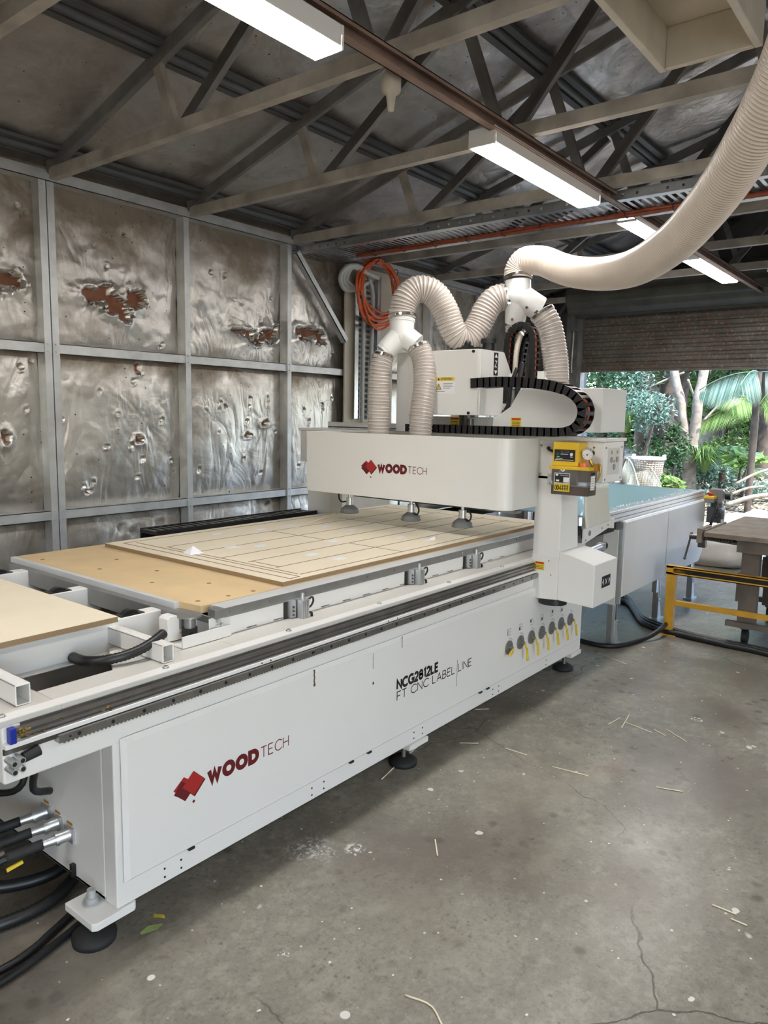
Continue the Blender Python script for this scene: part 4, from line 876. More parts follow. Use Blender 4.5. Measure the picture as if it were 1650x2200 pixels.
m.build('attention_label', [paper, labely, ink, grey], gn)
m = MB()
for y, z in ((2.165, 1.893), (2.185, 1.562)): MB().cyl((3.50, y, z), (3.494, y, z), .008, n=14).build('rubber_bung', black, gn)
m = MB()
MB().box(3.52, 3.56, 2.60, 2.70, 1.45, 1.905).build('head_back_plate', white, gn, bev=.003)
m = MB(); m.prism([(1.50, 1.473), (2.75, 1.473), (2.75, 1.54), (2.12, 1.54), (2.03, 1.60), (1.97, 1.70), (1.50, 1.70)], (3.68, 0, 0), (0, 1, 0), (0, 0, 1), (.325, 0, 0)); m.build('rear_cabinet', white2, gn, bev=.004)
m = MB(); warn(m, (3.68, 2.02, 1.492), (0, -1, 0), .062, .05); warn(m, (3.68, 2.42, 1.487), (0, -1, 0), .062, .05); m.build('danger_labels', [labely, labelr, ink], gn)
MB().box(3.80, 3.85, 2.38, 2.50, 1.447, 1.56).build('spindle_mount', white2, gn)
m = MB(); m.cyl((3.72, 2.33, 1.45), (3.72, 2.33, 1.56), .05, n=24); m.box(3.62, 3.76, 2.2, 2.5, 1.448, 1.475); m.cyl((3.64, 2.26, 1.475), (3.64, 2.26, 1.53), .02); m.build('spindle_nose', steeld, gn)
m = MB(); m.cyl((3.78, 2.24, 1.905), (3.78, 2.24, 1.96), .035, n=24); m.cyl((3.78, 2.24, 1.96), (3.78, 2.24, 1.985), .045, n=24); m.box(3.66, 3.84, 2.30, 2.42, 1.905, 1.945)
for k in range(6): m.sph((3.68 + .03 * (k % 3), 2.32 + .025 * k, 1.955 + .01 * (k % 2)), .022, n=10, k=6)
m.build('spindle_motor_top', black, gn)
MB().box(3.60, 3.62, 2.70, 3.32, 1.447, 1.492).box(3.60, 3.72, 2.70, 3.32, 1.455, 1.465).build('aluminium_track', alu, gn, bev=.002)
# ---- energy chains
ch = thing('energy_chain', 'black energy chain looping in a wide U on top of the gantry', 'cable chain', (3.55, 1.9, 1.447))
path = [(2.165, 1.722), (2.0, 1.728), (1.85, 1.722), (1.75, 1.712), (1.68, 1.700), (1.62, 1.682), (1.565, 1.650), (1.530, 1.605), (1.527, 1.555), (1.548, 1.510), (1.59, 1.483), (1.65, 1.473), (1.80, 1.472), (2.1, 1.472), (2.5, 1.472), (2.60, 1.472)]
sp_ = spline([(3.5, y, z) for y, z in path], .038); th = .024
for i in range(len(sp_) - 1):
    a, b = sp_[i], sp_[i + 1]; d = (b - a).normalized(); nrm = Vector((1, 0, 0)).cross(d); a = a - d * .005; b = b + d * .005; m = MB()
    hh = .026 if i < 14 else .022
    for xx in (3.485, 3.585): m.add([(xx + dx, p.y + nrm.y * s_ * hh, p.z + nrm.z * s_ * hh) for dx in (0, .008) for p in (a, b) for s_ in (-1, 1)], [(0, 2, 3, 1), (4, 5, 7, 6), (0, 1, 5, 4), (2, 6, 7, 3), (0, 4, 6, 2), (1, 3, 7, 5)])
    for s_ in (-1, 1):
        c = (a + b) / 2 + nrm * s_ * (hh - .003)
        m.beam((3.49, c.y, c.z), (3.588, c.y, c.z), .018, .005, tuple(nrm))
    m.build('chain_link', black, ch)
for k in range(4): MB().tube([(3.508 + .02 * k, p.y, p.z + .004 * math.sin(k * 2)) for p in sp_[1:-1]], .0075, 8).build('chain_cable', orange if k % 2 else black, ch)
zc2 = thing('vertical_energy_chain', 'black energy chain arching upright behind the spindle head, a pale ribbed sleeve inside', 'cable chain', (3.86, 2.08, 1.60))
for wi, (y0, y1, zt, zb, xx) in enumerate(((2.165, 1.995, 2.065, 1.62, 3.85), (2.12, 2.03, 2.02, 1.76, 3.93))):
    pp = [(xx, y0, zb), (xx, y0, zb + .12), (xx, y0 - .003, zt - .12), (xx, y0 - .018, zt - .04), (xx, (y0 + y1) / 2, zt), (xx, y1 + .018, zt - .04), (xx, y1 + .003, zt - .12), (xx, y1, zb + .12), (xx, y1, zb)]
    s2 = spline(pp, .034)
    for i in range(len(s2) - 1):
        a, b = s2[i], s2[i + 1]; d = (b - a).normalized(); nrm = Vector((1, 0, 0)).cross(d); m = MB(); hh = .02
        for x_ in (xx, xx + .05): m.beam((x_, a.y, a.z), (x_, b.y, b.z), .006, .034 if wi == 0 else .028, tuple(nrm))
        c = (a + b) / 2
        for s_ in (-1, 1): m.beam((xx, c.y + nrm.y * s_ * .016, c.z + nrm.z * s_ * .016), (xx + .055, c.y + nrm.y * s_ * .016, c.z + nrm.z * s_ * .016), .012, .004, tuple(nrm))
        m.build('chain_link', black, zc2)
    MB().tube([(xx + .025, p.y, p.z) for p in s2], .012, 8).build('chain_cable', [black, hosew][wi] if wi else orange, zc2)
MB().tube(spline([(3.89, 2.125, 1.72), (3.89, 2.12, 1.9), (3.90, 2.105, 2.0), (3.90, 2.09, 2.02)], .006), .014, 10, rf=lambda i: .017 if i % 2 else .014).build('ribbed_sleeve', hoseb, zc2)
MB().box(3.83, 3.85, 2.07, 2.16, 1.74, 1.79) .build('chain_bracket', white2, zc2); MB().box(3.83, 3.86, 1.91, 1.95, 1.72, 1.80).prism([(1.86, 1.72), (1.95, 1.72), (1.95, 1.765), (1.91, 1.765)], (3.84, 0, 0), (0, 1, 0), (0, 0, 1), (.02, 0, 0)).build('chain_bracket', white2, zc2)
for pts, r_ in (([(3.80, 2.06, 1.82), (3.79, 2.09, 1.72), (3.79, 2.10, 1.62), (3.80, 2.14, 1.56)], .012), ([(3.81, 2.03, 1.85), (3.80, 2.05, 1.72), (3.80, 2.06, 1.62), (3.79, 2.13, 1.565)], .016), ([(3.82, 2.02, 1.74), (3.80, 2.02, 1.66), (3.80, 2.04, 1.60), (3.78, 2.13, 1.57)], .012), ([(3.81, 2.14, 1.72), (3.81, 2.12, 1.66), (3.81, 2.15, 1.62)], .01)):
    MB().tube(spline(pts, .012), r_, 10).build('loose_cable', black, zc2)
# ---- oil pump
op = thing('oil_lubricator', 'yellow automatic oil pump with a smoky tank, hung on the gantry face', 'oil pump', (3.54, 1.57, 1.16))
MB().box(3.492, 3.598, 1.535, 1.672, 1.305, 1.425).build('pump_housing', yellow, op, bev=.004)
MB().box(3.478, 3.598, 1.470, 1.682, 1.288, 1.305).build('tank_lid', yellow, op, bev=.003)
tk = MB(); tk.prism([(0, 0), (.11, 0), (.115, .128), (-.005, .128)], (3.485, 1.475, 1.16), (1, 0, 0), (0, 0, 1), (0, .195, 0))
tm, tn_, tb_ = newmat('smoky_clear_plastic'); tb_.inputs['Base Color'].default_value = (.80, .76, .70, 1); tb_.inputs['Transmission Weight'].default_value = .9; tb_.inputs['Roughness'].default_value = .12; tb_.inputs['IOR'].default_value = 1.2
tk.build('oil_tank', tm, op, bev=.004)
MB().box(3.489, 3.594, 1.480, 1.665, 1.163, 1.205).build('oil_level', mat('brown_oil', (.05, .012, .006), .2, var=.2), op)
MB().box(3.53, 3.56, 1.55, 1.60, 1.21, 1.285).build('float_tube', grey, op)
m = MB(); o_ = (3.4915, 1.662, 1.33); u_ = (0, -1, 0); flat(m, [(0, 0), (.112, 0), (.112, .058), (0, .058)], o_, u_, MZ, .0008, 0)
flat(m, arc(.056, .047, .022, .006, 0, 345, 20), o_, u_, MZ, .0012, 2); flat(m, arc(.056, .047, .019, .004, 0, 345, 20), o_, u_, MZ, .0014, 0); flat(m, arc(.018, .034, .009, .009, 0, 345, 14), o_, u_, MZ, .0012, 3); flat(m, arc(.092, .035, .008, .008, 0, 345, 14), o_, u_, MZ, .0012, 1)
for a, b, c in ((.034, .034, .074), (.014, .02, .028), (.085, .021, .1), (.01, .012, .045), (.005, .005, .105)): flat(m, [(a, b), (c, b), (c, b + .0025), (a, b + .0025)], o_, u_, MZ, .0012, 1)
m.build('control_label', [ink, paper, grey, mat('green_button', (.01, .09, .04), .4)], op)
m = MB(); o_ = (3.4815, 1.652, 1.178); flat(m, [(0, 0), (.085, 0), (.085, .040), (0, .040)], o_, u_, MZ, .0015, 1); flat(m, [(0, .041), (.085, .041), (.085, .092), (0, .092)], o_, u_, MZ, .0015, 0)
flat(m, [(.003, .044), (.082, .044), (.082, .089), (.003, .089)], o_, u_, MZ, .002, 2); flat(m, [(.05, .047), (.08, .047), (.08, .072), (.05, .072)], o_, u_, MZ, .0025, 0); flat(m, [(.01, .049), (.028, .049), (.028, .058), (.01, .058)], o_, u_, MZ, .0025, 0)
flat(m, arc(.015, .082, .008, .005, 0, 345, 12), o_, u_, MZ, .0025, 0); flat(m, [(.03, .078), (.078, .078), (.078, .085), (.03, .085)], o_, u_, MZ, .0025, 3)
text('004', (3.4815, 1.646, 1.185), u_, MZ, .024, .034, .16, mi=2, mb=m, lift=.0025)
for k in range(3):
    bx_ = .043 + .013 * k
    for a, b, c, d in ((0, 0, .010, .003), (0, .008, .010, .011), (0, .016, .010, .019), (0, .022, .010, .025), (.004, 0, .0065, .025), (0, 0, .002, .012)): flat(m, [(bx_ + a, .007 + b), (bx_ + c, .007 + b), (bx_ + c, .007 + d), (bx_ + a, .007 + d)], o_, u_, MZ, .0025, 2)
flat(m, [(.03, .108), (.044, .099), (.058, .108), (.044, .117)], o_, u_, MZ, .0015, 0); flat(m, [(.039, .108), (.044, .104), (.049, .108), (.044, .112)], o_, u_, MZ, .002, 3)
m.build('tank_label', [paper, labely, ink, grey], op)
m = MB(); o_ = (3.515, 1.4735, 1.19); flat(m, [(0, 0), (.05, 0), (.05, .07), (0, .07)], o_, MX, MZ, .0012, 0); flat(m, [(0, .075), (.05, .075), (.05, .088), (0, .088)], o_, MX, MZ, .0012, 1)
for k in range(5): flat(m, [(.005, .008 + .012 * k), (.042, .008 + .012 * k), (.042, .011 + .012 * k), (.005, .011 + .012 * k)], o_, MX, MZ, .0016, 2)
m.build('side_label', [paper, ink, grey], op)
MB().cyl((3.515, 1.515, 1.305), (3.515, 1.515, 1.325), .020, n=24).build('filler_cap', mat('orange_cap', (.80, .20, .08), .35), op)
g_o = MB(); g_o.cyl((3.545, 1.50, 1.372), (3.52, 1.50, 1.366), .030, n=32); gg = g_o.build('gauge_body', chrome, op)
gd = Vector((-1, 0, -.24)).normalized(); gc = Vector((3.5195, 1.50, 1.3658)); m = MB(); m.cyl(gc, gc + gd * .0012, .025, n=32); m.cyl(gc + gd * .0012, gc + gd * .002, .004, n=12, mi=1); m.beam(gc + gd * .002, gc + gd * .002 + Vector((0, -.012, .014)), .002, .001, mi=1)
for k in range(9):
    a = math.radians(-45 + 33 * k); m.beam(gc + gd * .0015 + Vector((0, math.cos(a) * .018, math.sin(a) * .018)), gc + gd * .0015 + Vector((0, math.cos(a) * .022, math.sin(a) * .022)), .002, .001, mi=1)
m.build('gauge_dial', [paper, ink], gg)
MB().tube(spline([(3.55, 1.50, 1.345), (3.555, 1.49, 1.32), (3.56, 1.475, 1.31)], .01), .009, 10).box(3.54, 3.58, 1.452, 1.475, 1.285, 1.318).tube(spline([(3.565, 1.46, 1.32), (3.565, 1.448, 1.31), (3.565, 1.448, 1.27), (3.565, 1.462, 1.235)], .008), .005, 8).build('outlet_fitting', mat('brass', (.55, .34, .08), .3, .8), op)
MB().tube(spline([(3.598, 1.745, 1.388), (3.58, 1.742, 1.388), (3.565, 1.72, 1.377), (3.55, 1.67, 1.368)], .008), .0075, 10).build('power_lead', black, op)
m = MB(); m.box(3.590, 3.60, 1.672, 1.742, 1.195, 1.255)
for y in (1.685, 1.73):
    for z in (1.205, 1.245): m.cyl((3.59, y, z), (3.583, y, z), .006, n=10)
m.build('mounting_bracket', galv, op)
# outlet panel on the gantry end
m = MB(); o_ = (3.655, 1.445, 1.262); flat(m, [(0, 0), (.15, 0), (.15, .135), (0, .135)], o_, MX, MZ, .0010, 0)
ox = MB()
for a, b in ((.04, .075), (.115, .075), (.078, .038)): ox.cyl((3.655 + a, 1.4438, 1.262 + b), (3.655 + a, 1.4405, 1.262 + b), .015, n=20); flat(m, [(a - .011, b + (.03 if b > .05 else .022)), (a + .011, b + (.03 if b > .05 else .022)), (a + .011, b + (.048 if b > .05 else .036)), (a - .011, b + (.048 if b > .05 else .036))], o_, MX, MZ, .0014, 1)
m.build('socket_panel', [mat('pale_grey_panel', (.62, .62, .60), .4), mat('mustard_tag', (.42, .30, .05), .5)], gn); ox.build('panel_sockets', alud, gn)
# pleated curtain and bracket behind the column
cu = MB(); n_ = 44; rows = 8; vs = []
for j in range(rows + 1):
    for i in range(n_ + 1):
        x = 3.99 + (.34 + .09 * max(0, (j - 5) / 3) ** 2 * (i / n_)) * i / n_; z = 1.16 - .24 * j / rows; vs.append((x, 1.70 + .006 * math.cos(i * PI * .9) - .02 * (j / rows) ** 2, z))
cu.add(vs, [(j * (n_ + 1) + i, (j + 1) * (n_ + 1) + i, (j + 1) * (n_ + 1) + i + 1, j * (n_ + 1) + i + 1) for j in range(rows) for i in range(n_)], 0, True)
cu.build('dust_curtain', mat('cream_curtain', (.74, .72, .64), .6, var=.03), gn, solid=.002)
m = MB(); m.prism([(3.95, .84), (4.33, .90), (4.33, .935), (3.95, .925)], (0, 1.675, 0), (1, 0, 0), (0, 0, 1), (0, .012, 0)); m.cyl((4.02, 1.675, .895), (4.02, 1.672, .895), .016, n=16, mi=1)
for x, z in ((3.97, .86), (4.2, .905), (4.29, .915)): m.cyl((x, 1.675, z), (x, 1.672, z), .005, n=8, mi=1)
m.box(4.33, 4.35, 1.66, 1.70, .89, .95); m.build('curtain_bracket', [white, alud], gn)
MB().cyl((3.90, 1.64, .800), (4.10, 1.64, .808), .02, n=16).box(4.10, 4.14, 1.62, 1.66, .79, .83).box(3.86, 4.02, 1.60, 1.70, .785, .80).build('air_cylinder', alu, gn)
MB().tube(spline([(4.10, 1.64, .82), (4.16, 1.63, .825), (4.17, 1.63, .80), (4.12, 1.63, .79)], .01), .008, 8).build('air_hose', black, gn)
# ================================================================ DUST HOSES
def hose(name, ctrl, r, pitch, label, mats, amp=.085, n=28, clamps=(), group=None):
    s = spline(ctrl, pitch / 6); t = thing(name, label, 'hose', tuple(s[len(s) // 2]), group)
    rf = lambda i: r * (1 + amp * (0, .55, .9, 1, .9, .55)[i % 6]); mf = lambda i: 1 if i % 6 == 2 else 0
    MB().tube(s, r, n, rf=rf, mf=mf, caps=False).build('ribbed_wall', mats, t)
    for i in clamps:
        k = 5 if i == 0 else len(s) - 6; a = s[k]; d = (s[k + 1] - s[k - 1]).normalized()
        m = MB(); m.cyl(a - d * .007, a + d * .007, r * 1.09, n=32); sd_ = d.orthogonal().normalized(); m.beam(a + sd_ * r * 1.12 - d * .008, a + sd_ * r * 1.12 + d * .008, .02, .014)
        b_ = -(sd_); m.box(a.x - r * 1.17, a.x - r * 1.04, a.y - .012, a.y + .012, a.z - .008, a.z + .008); m.build('hose_clamp', chrome, t)
    return t
HM = [hosem, hosew]
hose('dust_hose', [(3.381, 2.691, 1.89), (3.360, 2.697, 1.80), (3.354, 2.697, 1.65), (3.352, 2.695, 1.45), (3.36, 2.695, 1.25)], .059, .019, 'short clear ribbed hose dropping from the left branch of the front connector', HM, clamps=(0,))
hose('dust_hose', [(3.488, 2.527, 1.935), (3.487, 2.485, 1.85), (3.460, 2.453, 1.72), (3.42, 2.44, 1.577), (3.40, 2.435, 1.42), (3.40, 2.435, 1.25)], .061, .019, 'short clear ribbed hose curving from the right branch of the front connector', HM, clamps=(0,))
hose('dust_hose', [(3.465, 2.627, 2.085), (3.469, 2.632, 2.135), (3.485, 2.620, 2.20), (3.525, 2.59, 2.25), (3.570, 2.545, 2.258), (3.615, 2.50, 2.225), (3.645, 2.455, 2.145), (3.665, 2.420, 2.05), (3.695, 2.390, 1.995), (3.74, 2.350, 1.995), (3.782, 2.318, 2.06), (3.815, 2.290, 2.15), (3.855, 2.255, 2.215), (3.905, 2.198, 2.237)], .072, .019, 'arched clear ribbed hose linking the two white connectors in an S', HM, clamps=(0, 1))
hose('dust_hose', [(3.999, 2.031, 2.153), (4.021, 1.985, 2.069), (4.042, 1.958, 1.938), (4.046, 1.940, 1.82), (4.046, 1.935, 1.705)], .068, .019, 'short clear ribbed hose dropping from the right branch of the rear connector', HM, clamps=(0,))
hose('dust_hose', [(3.96, 2.172, 2.08), (3.975, 2.173, 2.0), (3.985, 2.174, 1.90), (3.985, 2.174, 1.75)], .055, .019, 'short clear ribbed hose below the rear connector, behind the upright energy chain', HM)
hose('ribbed_duct', [(3.906, 2.136, 2.325), (3.910, 2.138, 2.375), (3.905, 2.09, 2.42), (3.885, 1.975, 2.405), (3.82, 1.84, 2.345), (3.732, 1.699, 2.294), (3.543, 1.469, 2.236), (3.266, 1.21, 2.199), (3.006, .975, 2.223), (2.819, .817, 2.279), (2.664, .70, 2.336), (2.546, .617, 2.393), (2.47, .561, 2.443), (2.397, .505, 2.51), (2.3, .44, 2.62), (2.22, .38, 2.76)], .076, .012, 'large cream ribbed extraction duct sweeping up to the right edge', [hoseb, hosebw], amp=.045, n=32, clamps=(0,))
def wye(pts, label, cable=None):
    top, mid, la, lb = [Vector(p) for p in pts]; t = thing('duct_connector', label, 'duct connector', tuple(mid))
    m = MB(); m.cyl(top, mid, .070, .070, n=32, caps=False); m.cyl(top - (mid - top).normalized() * .01, top, .073, .073, n=32)
    c = mid - (mid - top).normalized() * .015
    for q, r_ in ((la, .058), (lb, .060)): m.cyl(c, q, .068, r_, n=32)
    m.sph(tuple(mid), .069, n=24, k=14); m.build('body', offwhite, t)
    m = MB()
    for q in (la, lb):
        d = (q - c).normalized(); p = q - d * .02; m.cyl(p - d * .002, p + d * .002, .063, n=28)
    d = (mid - top).normalized(); m.cyl(top + d * .004, top + d * .009, .0735, n=32); m.build('collar_ridges', offwhite, t)
    return t
wye(((3.465, 2.627, 2.075), (3.452, 2.620, 1.985), (3.383, 2.690, 1.895), (3.486, 2.534, 1.94)), 'white inverted Y duct connector standing in front, above the rounded cover')
t = thing('duct_connector', 'white three way duct connector at the rear under the large duct', 'duct connector', (3.9, 2.12, 2.2))
m = MB(); c = Vector((3.905, 2.13, 2.235)); m.cyl((3.906, 2.136, 2.318), c, .073, n=32); m.cyl(c, (3.992, 2.036, 2.165), .074, .069, n=32); m.cyl(c, (3.90, 2.19, 2.237), .068, .070, n=32); m.sph(tuple(c), .074, n=24, k=14); m.cyl(c, (3.955, 2.172, 2.09), .072, .058, n=32); m.build('body', offwhite, t)
m = MB()
for p in ((3.90, 2.06, 2.16), (3.86, 2.15, 2.20), (3.90, 2.15, 2.10)): m.cyl(Vector(p) - Vector((.005, 0, 0)), Vector(p) - Vector((.02, 0, 0)), .008, n=12)
m.build('screws', chrome, t)
# ================================================================ OUTFEED CONVEYOR
cv = thing('outfeed_conveyor', 'long white outfeed conveyor with a glossy belt coloured with sky sheen beyond the gantry', 'conveyor', (5.6, 2.4, 0))
CY = 1.80; ZT = .945
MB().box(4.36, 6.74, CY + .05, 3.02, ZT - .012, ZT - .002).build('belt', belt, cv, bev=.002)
m = MB()
for i in range(150): x = rnd.uniform(4.5, 6.5); m.sph((x, CY + .055 + rnd.random() ** 2 * .05, ZT - .001), rnd.uniform(.002, .008), rnd.uniform(.002, .005), .003, 6, 4)
tag(m.build('wood_shavings', paper, cv), kind='stuff')
m = MB(); m.box(4.30, 6.80, CY, CY + .045, ZT - .075, ZT); m.box(4.30, 6.80, 3.02, 3.06, ZT - .075, ZT); m.build('side_rail', alu, cv, bev=.002)
m = MB()
for z in (ZT - .022, ZT - .052): m.box(4.30, 6.80, CY - .0008, CY, z - .003, z + .003)
m.build('rail_grooves', steeld, cv)
MB().box(6.76, 6.80, CY + .045, 3.02, ZT - .06, ZT - .01).cyl((6.75, CY + .05, ZT - .035), (6.75, 3.0, ZT - .035), .032).build('end_roller', steeld, cv)
for x0, x1 in ((4.86, 5.755), (5.757, 6.74)):
    pr = [(x0, .345), (x1 - .0, .345), (x1, .862), (x0, .862)] if x1 < 6 else [(x0, .345), (x1 - .09, .335), (x1, .41), (x1, .862), (x0, .862)]
    m = MB(); m.prism(pr, (0, CY - .025, 0), (1, 0, 0), (0, 0, 1), (0, .02, 0)); m.box(x0, x1, CY - .02, CY + .03, .855, .870); m.build('side_cover', white2, cv, bev=.010)
MB().box(4.835, 4.862, CY - .02, CY + .05, .30, .86).build('corner_profile', alu, cv)
m = MB(); m.box(4.36, 4.80, CY + .10, CY + .11, .30, .80); m.box(4.36, 4.80, CY + .10, 2.9, .80, .81); m.build('drive_cover', grey, cv); MB().box(4.80, 4.815, CY, CY + .11, .30, .81).build('cover_edge', white2, cv)
m = MB(); m.box(4.36, 6.7, 2.9, 3.0, .80, .87); m.box(4.36, 6.7, CY + .03, CY + .07, .80, .87); m.build('inner_frame', dark, cv)
MB().cyl((4.79, CY + .04, .86), (4.79, CY + .08, .86), .02).build('adjuster', steel, cv)
for y in (1.83, 2.95):
    for x in (4.87, 5.76, 6.64):
        m = MB(); m.box(x - .02, x + .02, y - .02, y + .02, .012, .80); m.box(x - .06, x - .022, y - .018, y + .018, .22 if x > 5 else .012, .80); lg = m.build('leg', alu, cv)
        MB().box(x + .003, x + .006, y - .0215, y - .02, .02, .8).box(x - .004, x - .001, y - .0215, y - .02, .02, .8).build('leg_slot', ink, lg)
        m = MB(); m.box(x - .07, x + .07, y - .045, y + .03, 0, .012); m.prism([(.0, .012), (.06, .012), (.02, .13), (.0, .13)], (x + .005, y - .024, 0), (1, 0, 0), (0, 0, 1), (0, .004, 0)); m.box(x - .02, x + .022, y - .026, y - .02, .012, .18)
        for z in (.15, .175): m.cyl((x + .008, y - .026, z), (x + .008, y - .034, z), .007, n=10)
        m.build('foot_bracket', galv, lg)
m = MB(); m.box(6.79, 6.90, 1.655, 1.765, .835, .955)
for k in range(5): m.box(6.785, 6.905, 1.662 + .02 * k, 1.670 + .02 * k, .845, .945)
gb = m.build('gearbox', grey, cv, bev=.006)
for x, z in ((6.80, .945), (6.89, .945), (6.80, .845), (6.89, .845)): MB().cyl((x, 1.655, z), (x, 1.645, z), .010, n=10).build('gearbox_bolt', alu, gb)
m = MB(); m.cyl((6.84, 1.71, .835), (6.84, 1.71, .80), .05, n=24); m.box(6.77, 6.90, 1.65, 1.77, .665, .80); m.box(6.775, 6.80, 1.63, 1.66, .70, .78); m.build('motor', mat('motor_grey', (.13, .14, .15), .4, .3), cv, bev=.008)
MB().cyl((6.86, 1.645, .90), (6.86, 1.60, .90), .035, n=20).build('shaft_cap', black, cv)
m = MB(); m.box(6.70, 6.78, 1.70, 1.78, .845, .875); eb = m.build('emergency_stop_box', grey, cv, bev=.004)
MB().box(6.697, 6.783, 1.697, 1.783, .875, .900).build('yellow_lid', yellow, eb, bev=.004)
MB().cyl((6.74, 1.74, .90), (6.74, 1.74, .915), .014).lathe((6.74, 1.74, .915), MZ, [(0, .0), (0, .024), (.012, .022), (.016, .0)], 20).build('stop_button', labelr, eb)
MB().tube(spline([(6.75, 1.70, .85), (6.73, 1.68, .80), (6.72, 1.69, .76), (6.70, 1.70, .70), (6.70, 1.72, .62)], .01), .012, 8).tube(spline([(6.78, 1.66, .74), (6.74, 1.66, .735), (6.72, 1.68, .72)], .01), .010, 8).build('control_cable', black, cv)
# ================================================================ yellow barrier
yb = thing('yellow_barrier', 'low yellow steel barrier rail on the floor beside the conveyor', 'barrier', (5.42, .8, 0))
m = MB(); m.box(5.38, 5.44, 1.585, 1.645, .008, .45); m.build('post', yelpaint, yb, bev=.002); MB().box(5.36, 5.48, 1.55, 1.66, 0, .008).cyl((5.46, 1.58, .008), (5.46, 1.58, .02), .008).build('base_plate', yelpaint, yb)
m = MB(); m.box(5.43, 5.436, -.6, 1.65, .448, .508); m.box(5.375, 5.436, -.6, 1.65, .448, .454); m.box(5.375, 5.436, -.6, 1.65, .502, .508); m.box(5.375, 5.38, -.6, 1.65, .448, .462); m.box(5.375, 5.38, -.6, 1.65, .494, .508); m.box(5.375, 5.381, 1.60, 1.65, .448, .508); m.build('top_channel', yelpaint, yb)
MB().box(5.39, 5.43, -.6, 1.50, .460, .490).build('black_track', black, yb)
MB().tube(spline([(5.385, 1.60, .48), (5.38, 1.56, .49), (5.385, 1.50, .482), (5.39, 1.46, .475)], .01), .006, 8).box(5.378, 5.39, 1.47, 1.52, .465, .487).build('track_fittings', black, yb)
MB().box(5.40, 5.43, -.6, 1.59, .218, .255).build('mid_rail', yelpaint, yb, bev=.002); MB().box(5.38, 5.44, -.6, -.54, 0, .45).build('post', yelpaint, yb)
# ================================================================ workbench
wb = mat('old_bench_wood', (.16, .125, .095), .75, col2=(.26, .21, .165), scale=9, bump=.2); wl = mat('bench_leg_wood', (.14, .115, .095), .8, col2=(.21, .175, .145), scale=7, bump=.2)
wt = thing('workbench', 'old timber workbench on castors with a wood vice at its corner', 'workbench', (5.9, .6, 0))
m = MB()
for k in range(5): m.box(5.345 + .232 * k, 5.345 + .232 * k + .230, -.5, 1.405, .748, .780)
m.build('bench_top', wb, wt, bev=.003)
for x in (5.40, 6.36): MB().box(x, x + .04, -.4, 1.2, .66, .748).build('apron', wl, wt)
for x, y in ((5.53, 1.13), (6.32, 1.13), (5.53, -.35), (6.32, -.35)):
    m = MB(); m.box(x - .035, x + .035, y - .06, y + .055, .12, .748); m.box(x - .038, x, y - .02, y + .075, .30, .50) if y > 0 else None; lg = m.build('leg', wl, wt, bev=.003)
    MB().cyl((x, y - .017, .05), (x, y + .017, .05), .05, n=28).build('castor_wheel', rubber, lg); MB().box(x - .03, x + .03, y - .03, y + .03, .108, .122).box(x - .012, x + .012, y + .018, y + .024, .045, .11).build('castor_fork', steeld, lg)
for x in (5.47, 6.38): MB().box(x - .018, x + .018, -.5, 1.25, .125, .165).build('lower_rail', wl, wt, bev=.002)
m = MB(); m.box(5.56, 6.30, .7, .74, .15, .70); m.box(5.56, 6.30, .4, 1.0, .165, .18); m.build('cupboard_panel', mat('dark_brown_board', (.05, .04, .033), .7), wt)
m = MB(); m.box(5.36, 5.60, 1.42, 1.455, .70, .80); m.box(5.40, 5.95, 1.407, 1.425, .765, .79); m.build('vice_jaw', wb, wt, bev=.003)
m = MB(); m.cyl((5.42, 1.49, .73), (5.42, 1.16, .71), .010); m.cyl((5.50, 1.46, .73), (5.50, 1.16, .71), .010); m.cyl((5.40, 1.455, .735), (5.40, 1.51, .735), .020); m.box(5.38, 5.42, 1.40, 1.45, .665, .72)
for k in range(12): m.cyl((5.42, 1.46 - .02 * k, .728), (5.42, 1.452 - .02 * k, .728), .014, n=12)
m.build('vice_screw', steeld, wt); MB().cyl((5.40, 1.502, .745), (5.40, 1.535, .575), .007).sph((5.40, 1.535, .573), .011).sph((5.40, 1.50, .752), .012).build('vice_handle', steeld, wt)
m = MB()
for y in (1.0, 1.12, .7): m.cyl((5.9, y, .78), (5.9, y, .7806), .012)
m.build('dog_holes', ink, wt)
# ================================================================ white sack by the door
m = MB(); n1, n2 = 40, 20; vs = []
for j in range(n2 + 1):
    ph = -PI / 2 + PI * j / n2
    for i in range(n1):
        a = 2 * PI * i / n1; d = Vector((math.cos(ph) * math.cos(a), math.cos(ph) * math.sin(a), math.sin(ph))); k = 1 + .10 * noise.noise(d * 2.2) + .06 * noise.noise(d * 6) + .03 * abs(noise.noise(d * 12))
        sx = math.copysign(abs(d.x) ** .7, d.x); sy = math.copysign(abs(d.y) ** .7, d.y); vs.append((8.45 + .28 * sx * k, 2.15 + .46 * sy * k, max(0, .17 + .19 * math.copysign(abs(d.z) ** .7, d.z) * k)))
m.add(vs, [(j * n1 + i, j * n1 + (i + 1) % n1, (j + 1) * n1 + (i + 1) % n1, (j + 1) * n1 + i) for j in range(n2) for i in range(n1)], 0, True)
tag(m.build('white_sack', mat('white_sack_plastic', (.70, .66, .60), .4, var=.06)), 'full white plastic sack lying on the floor behind the workbench', 'sack')
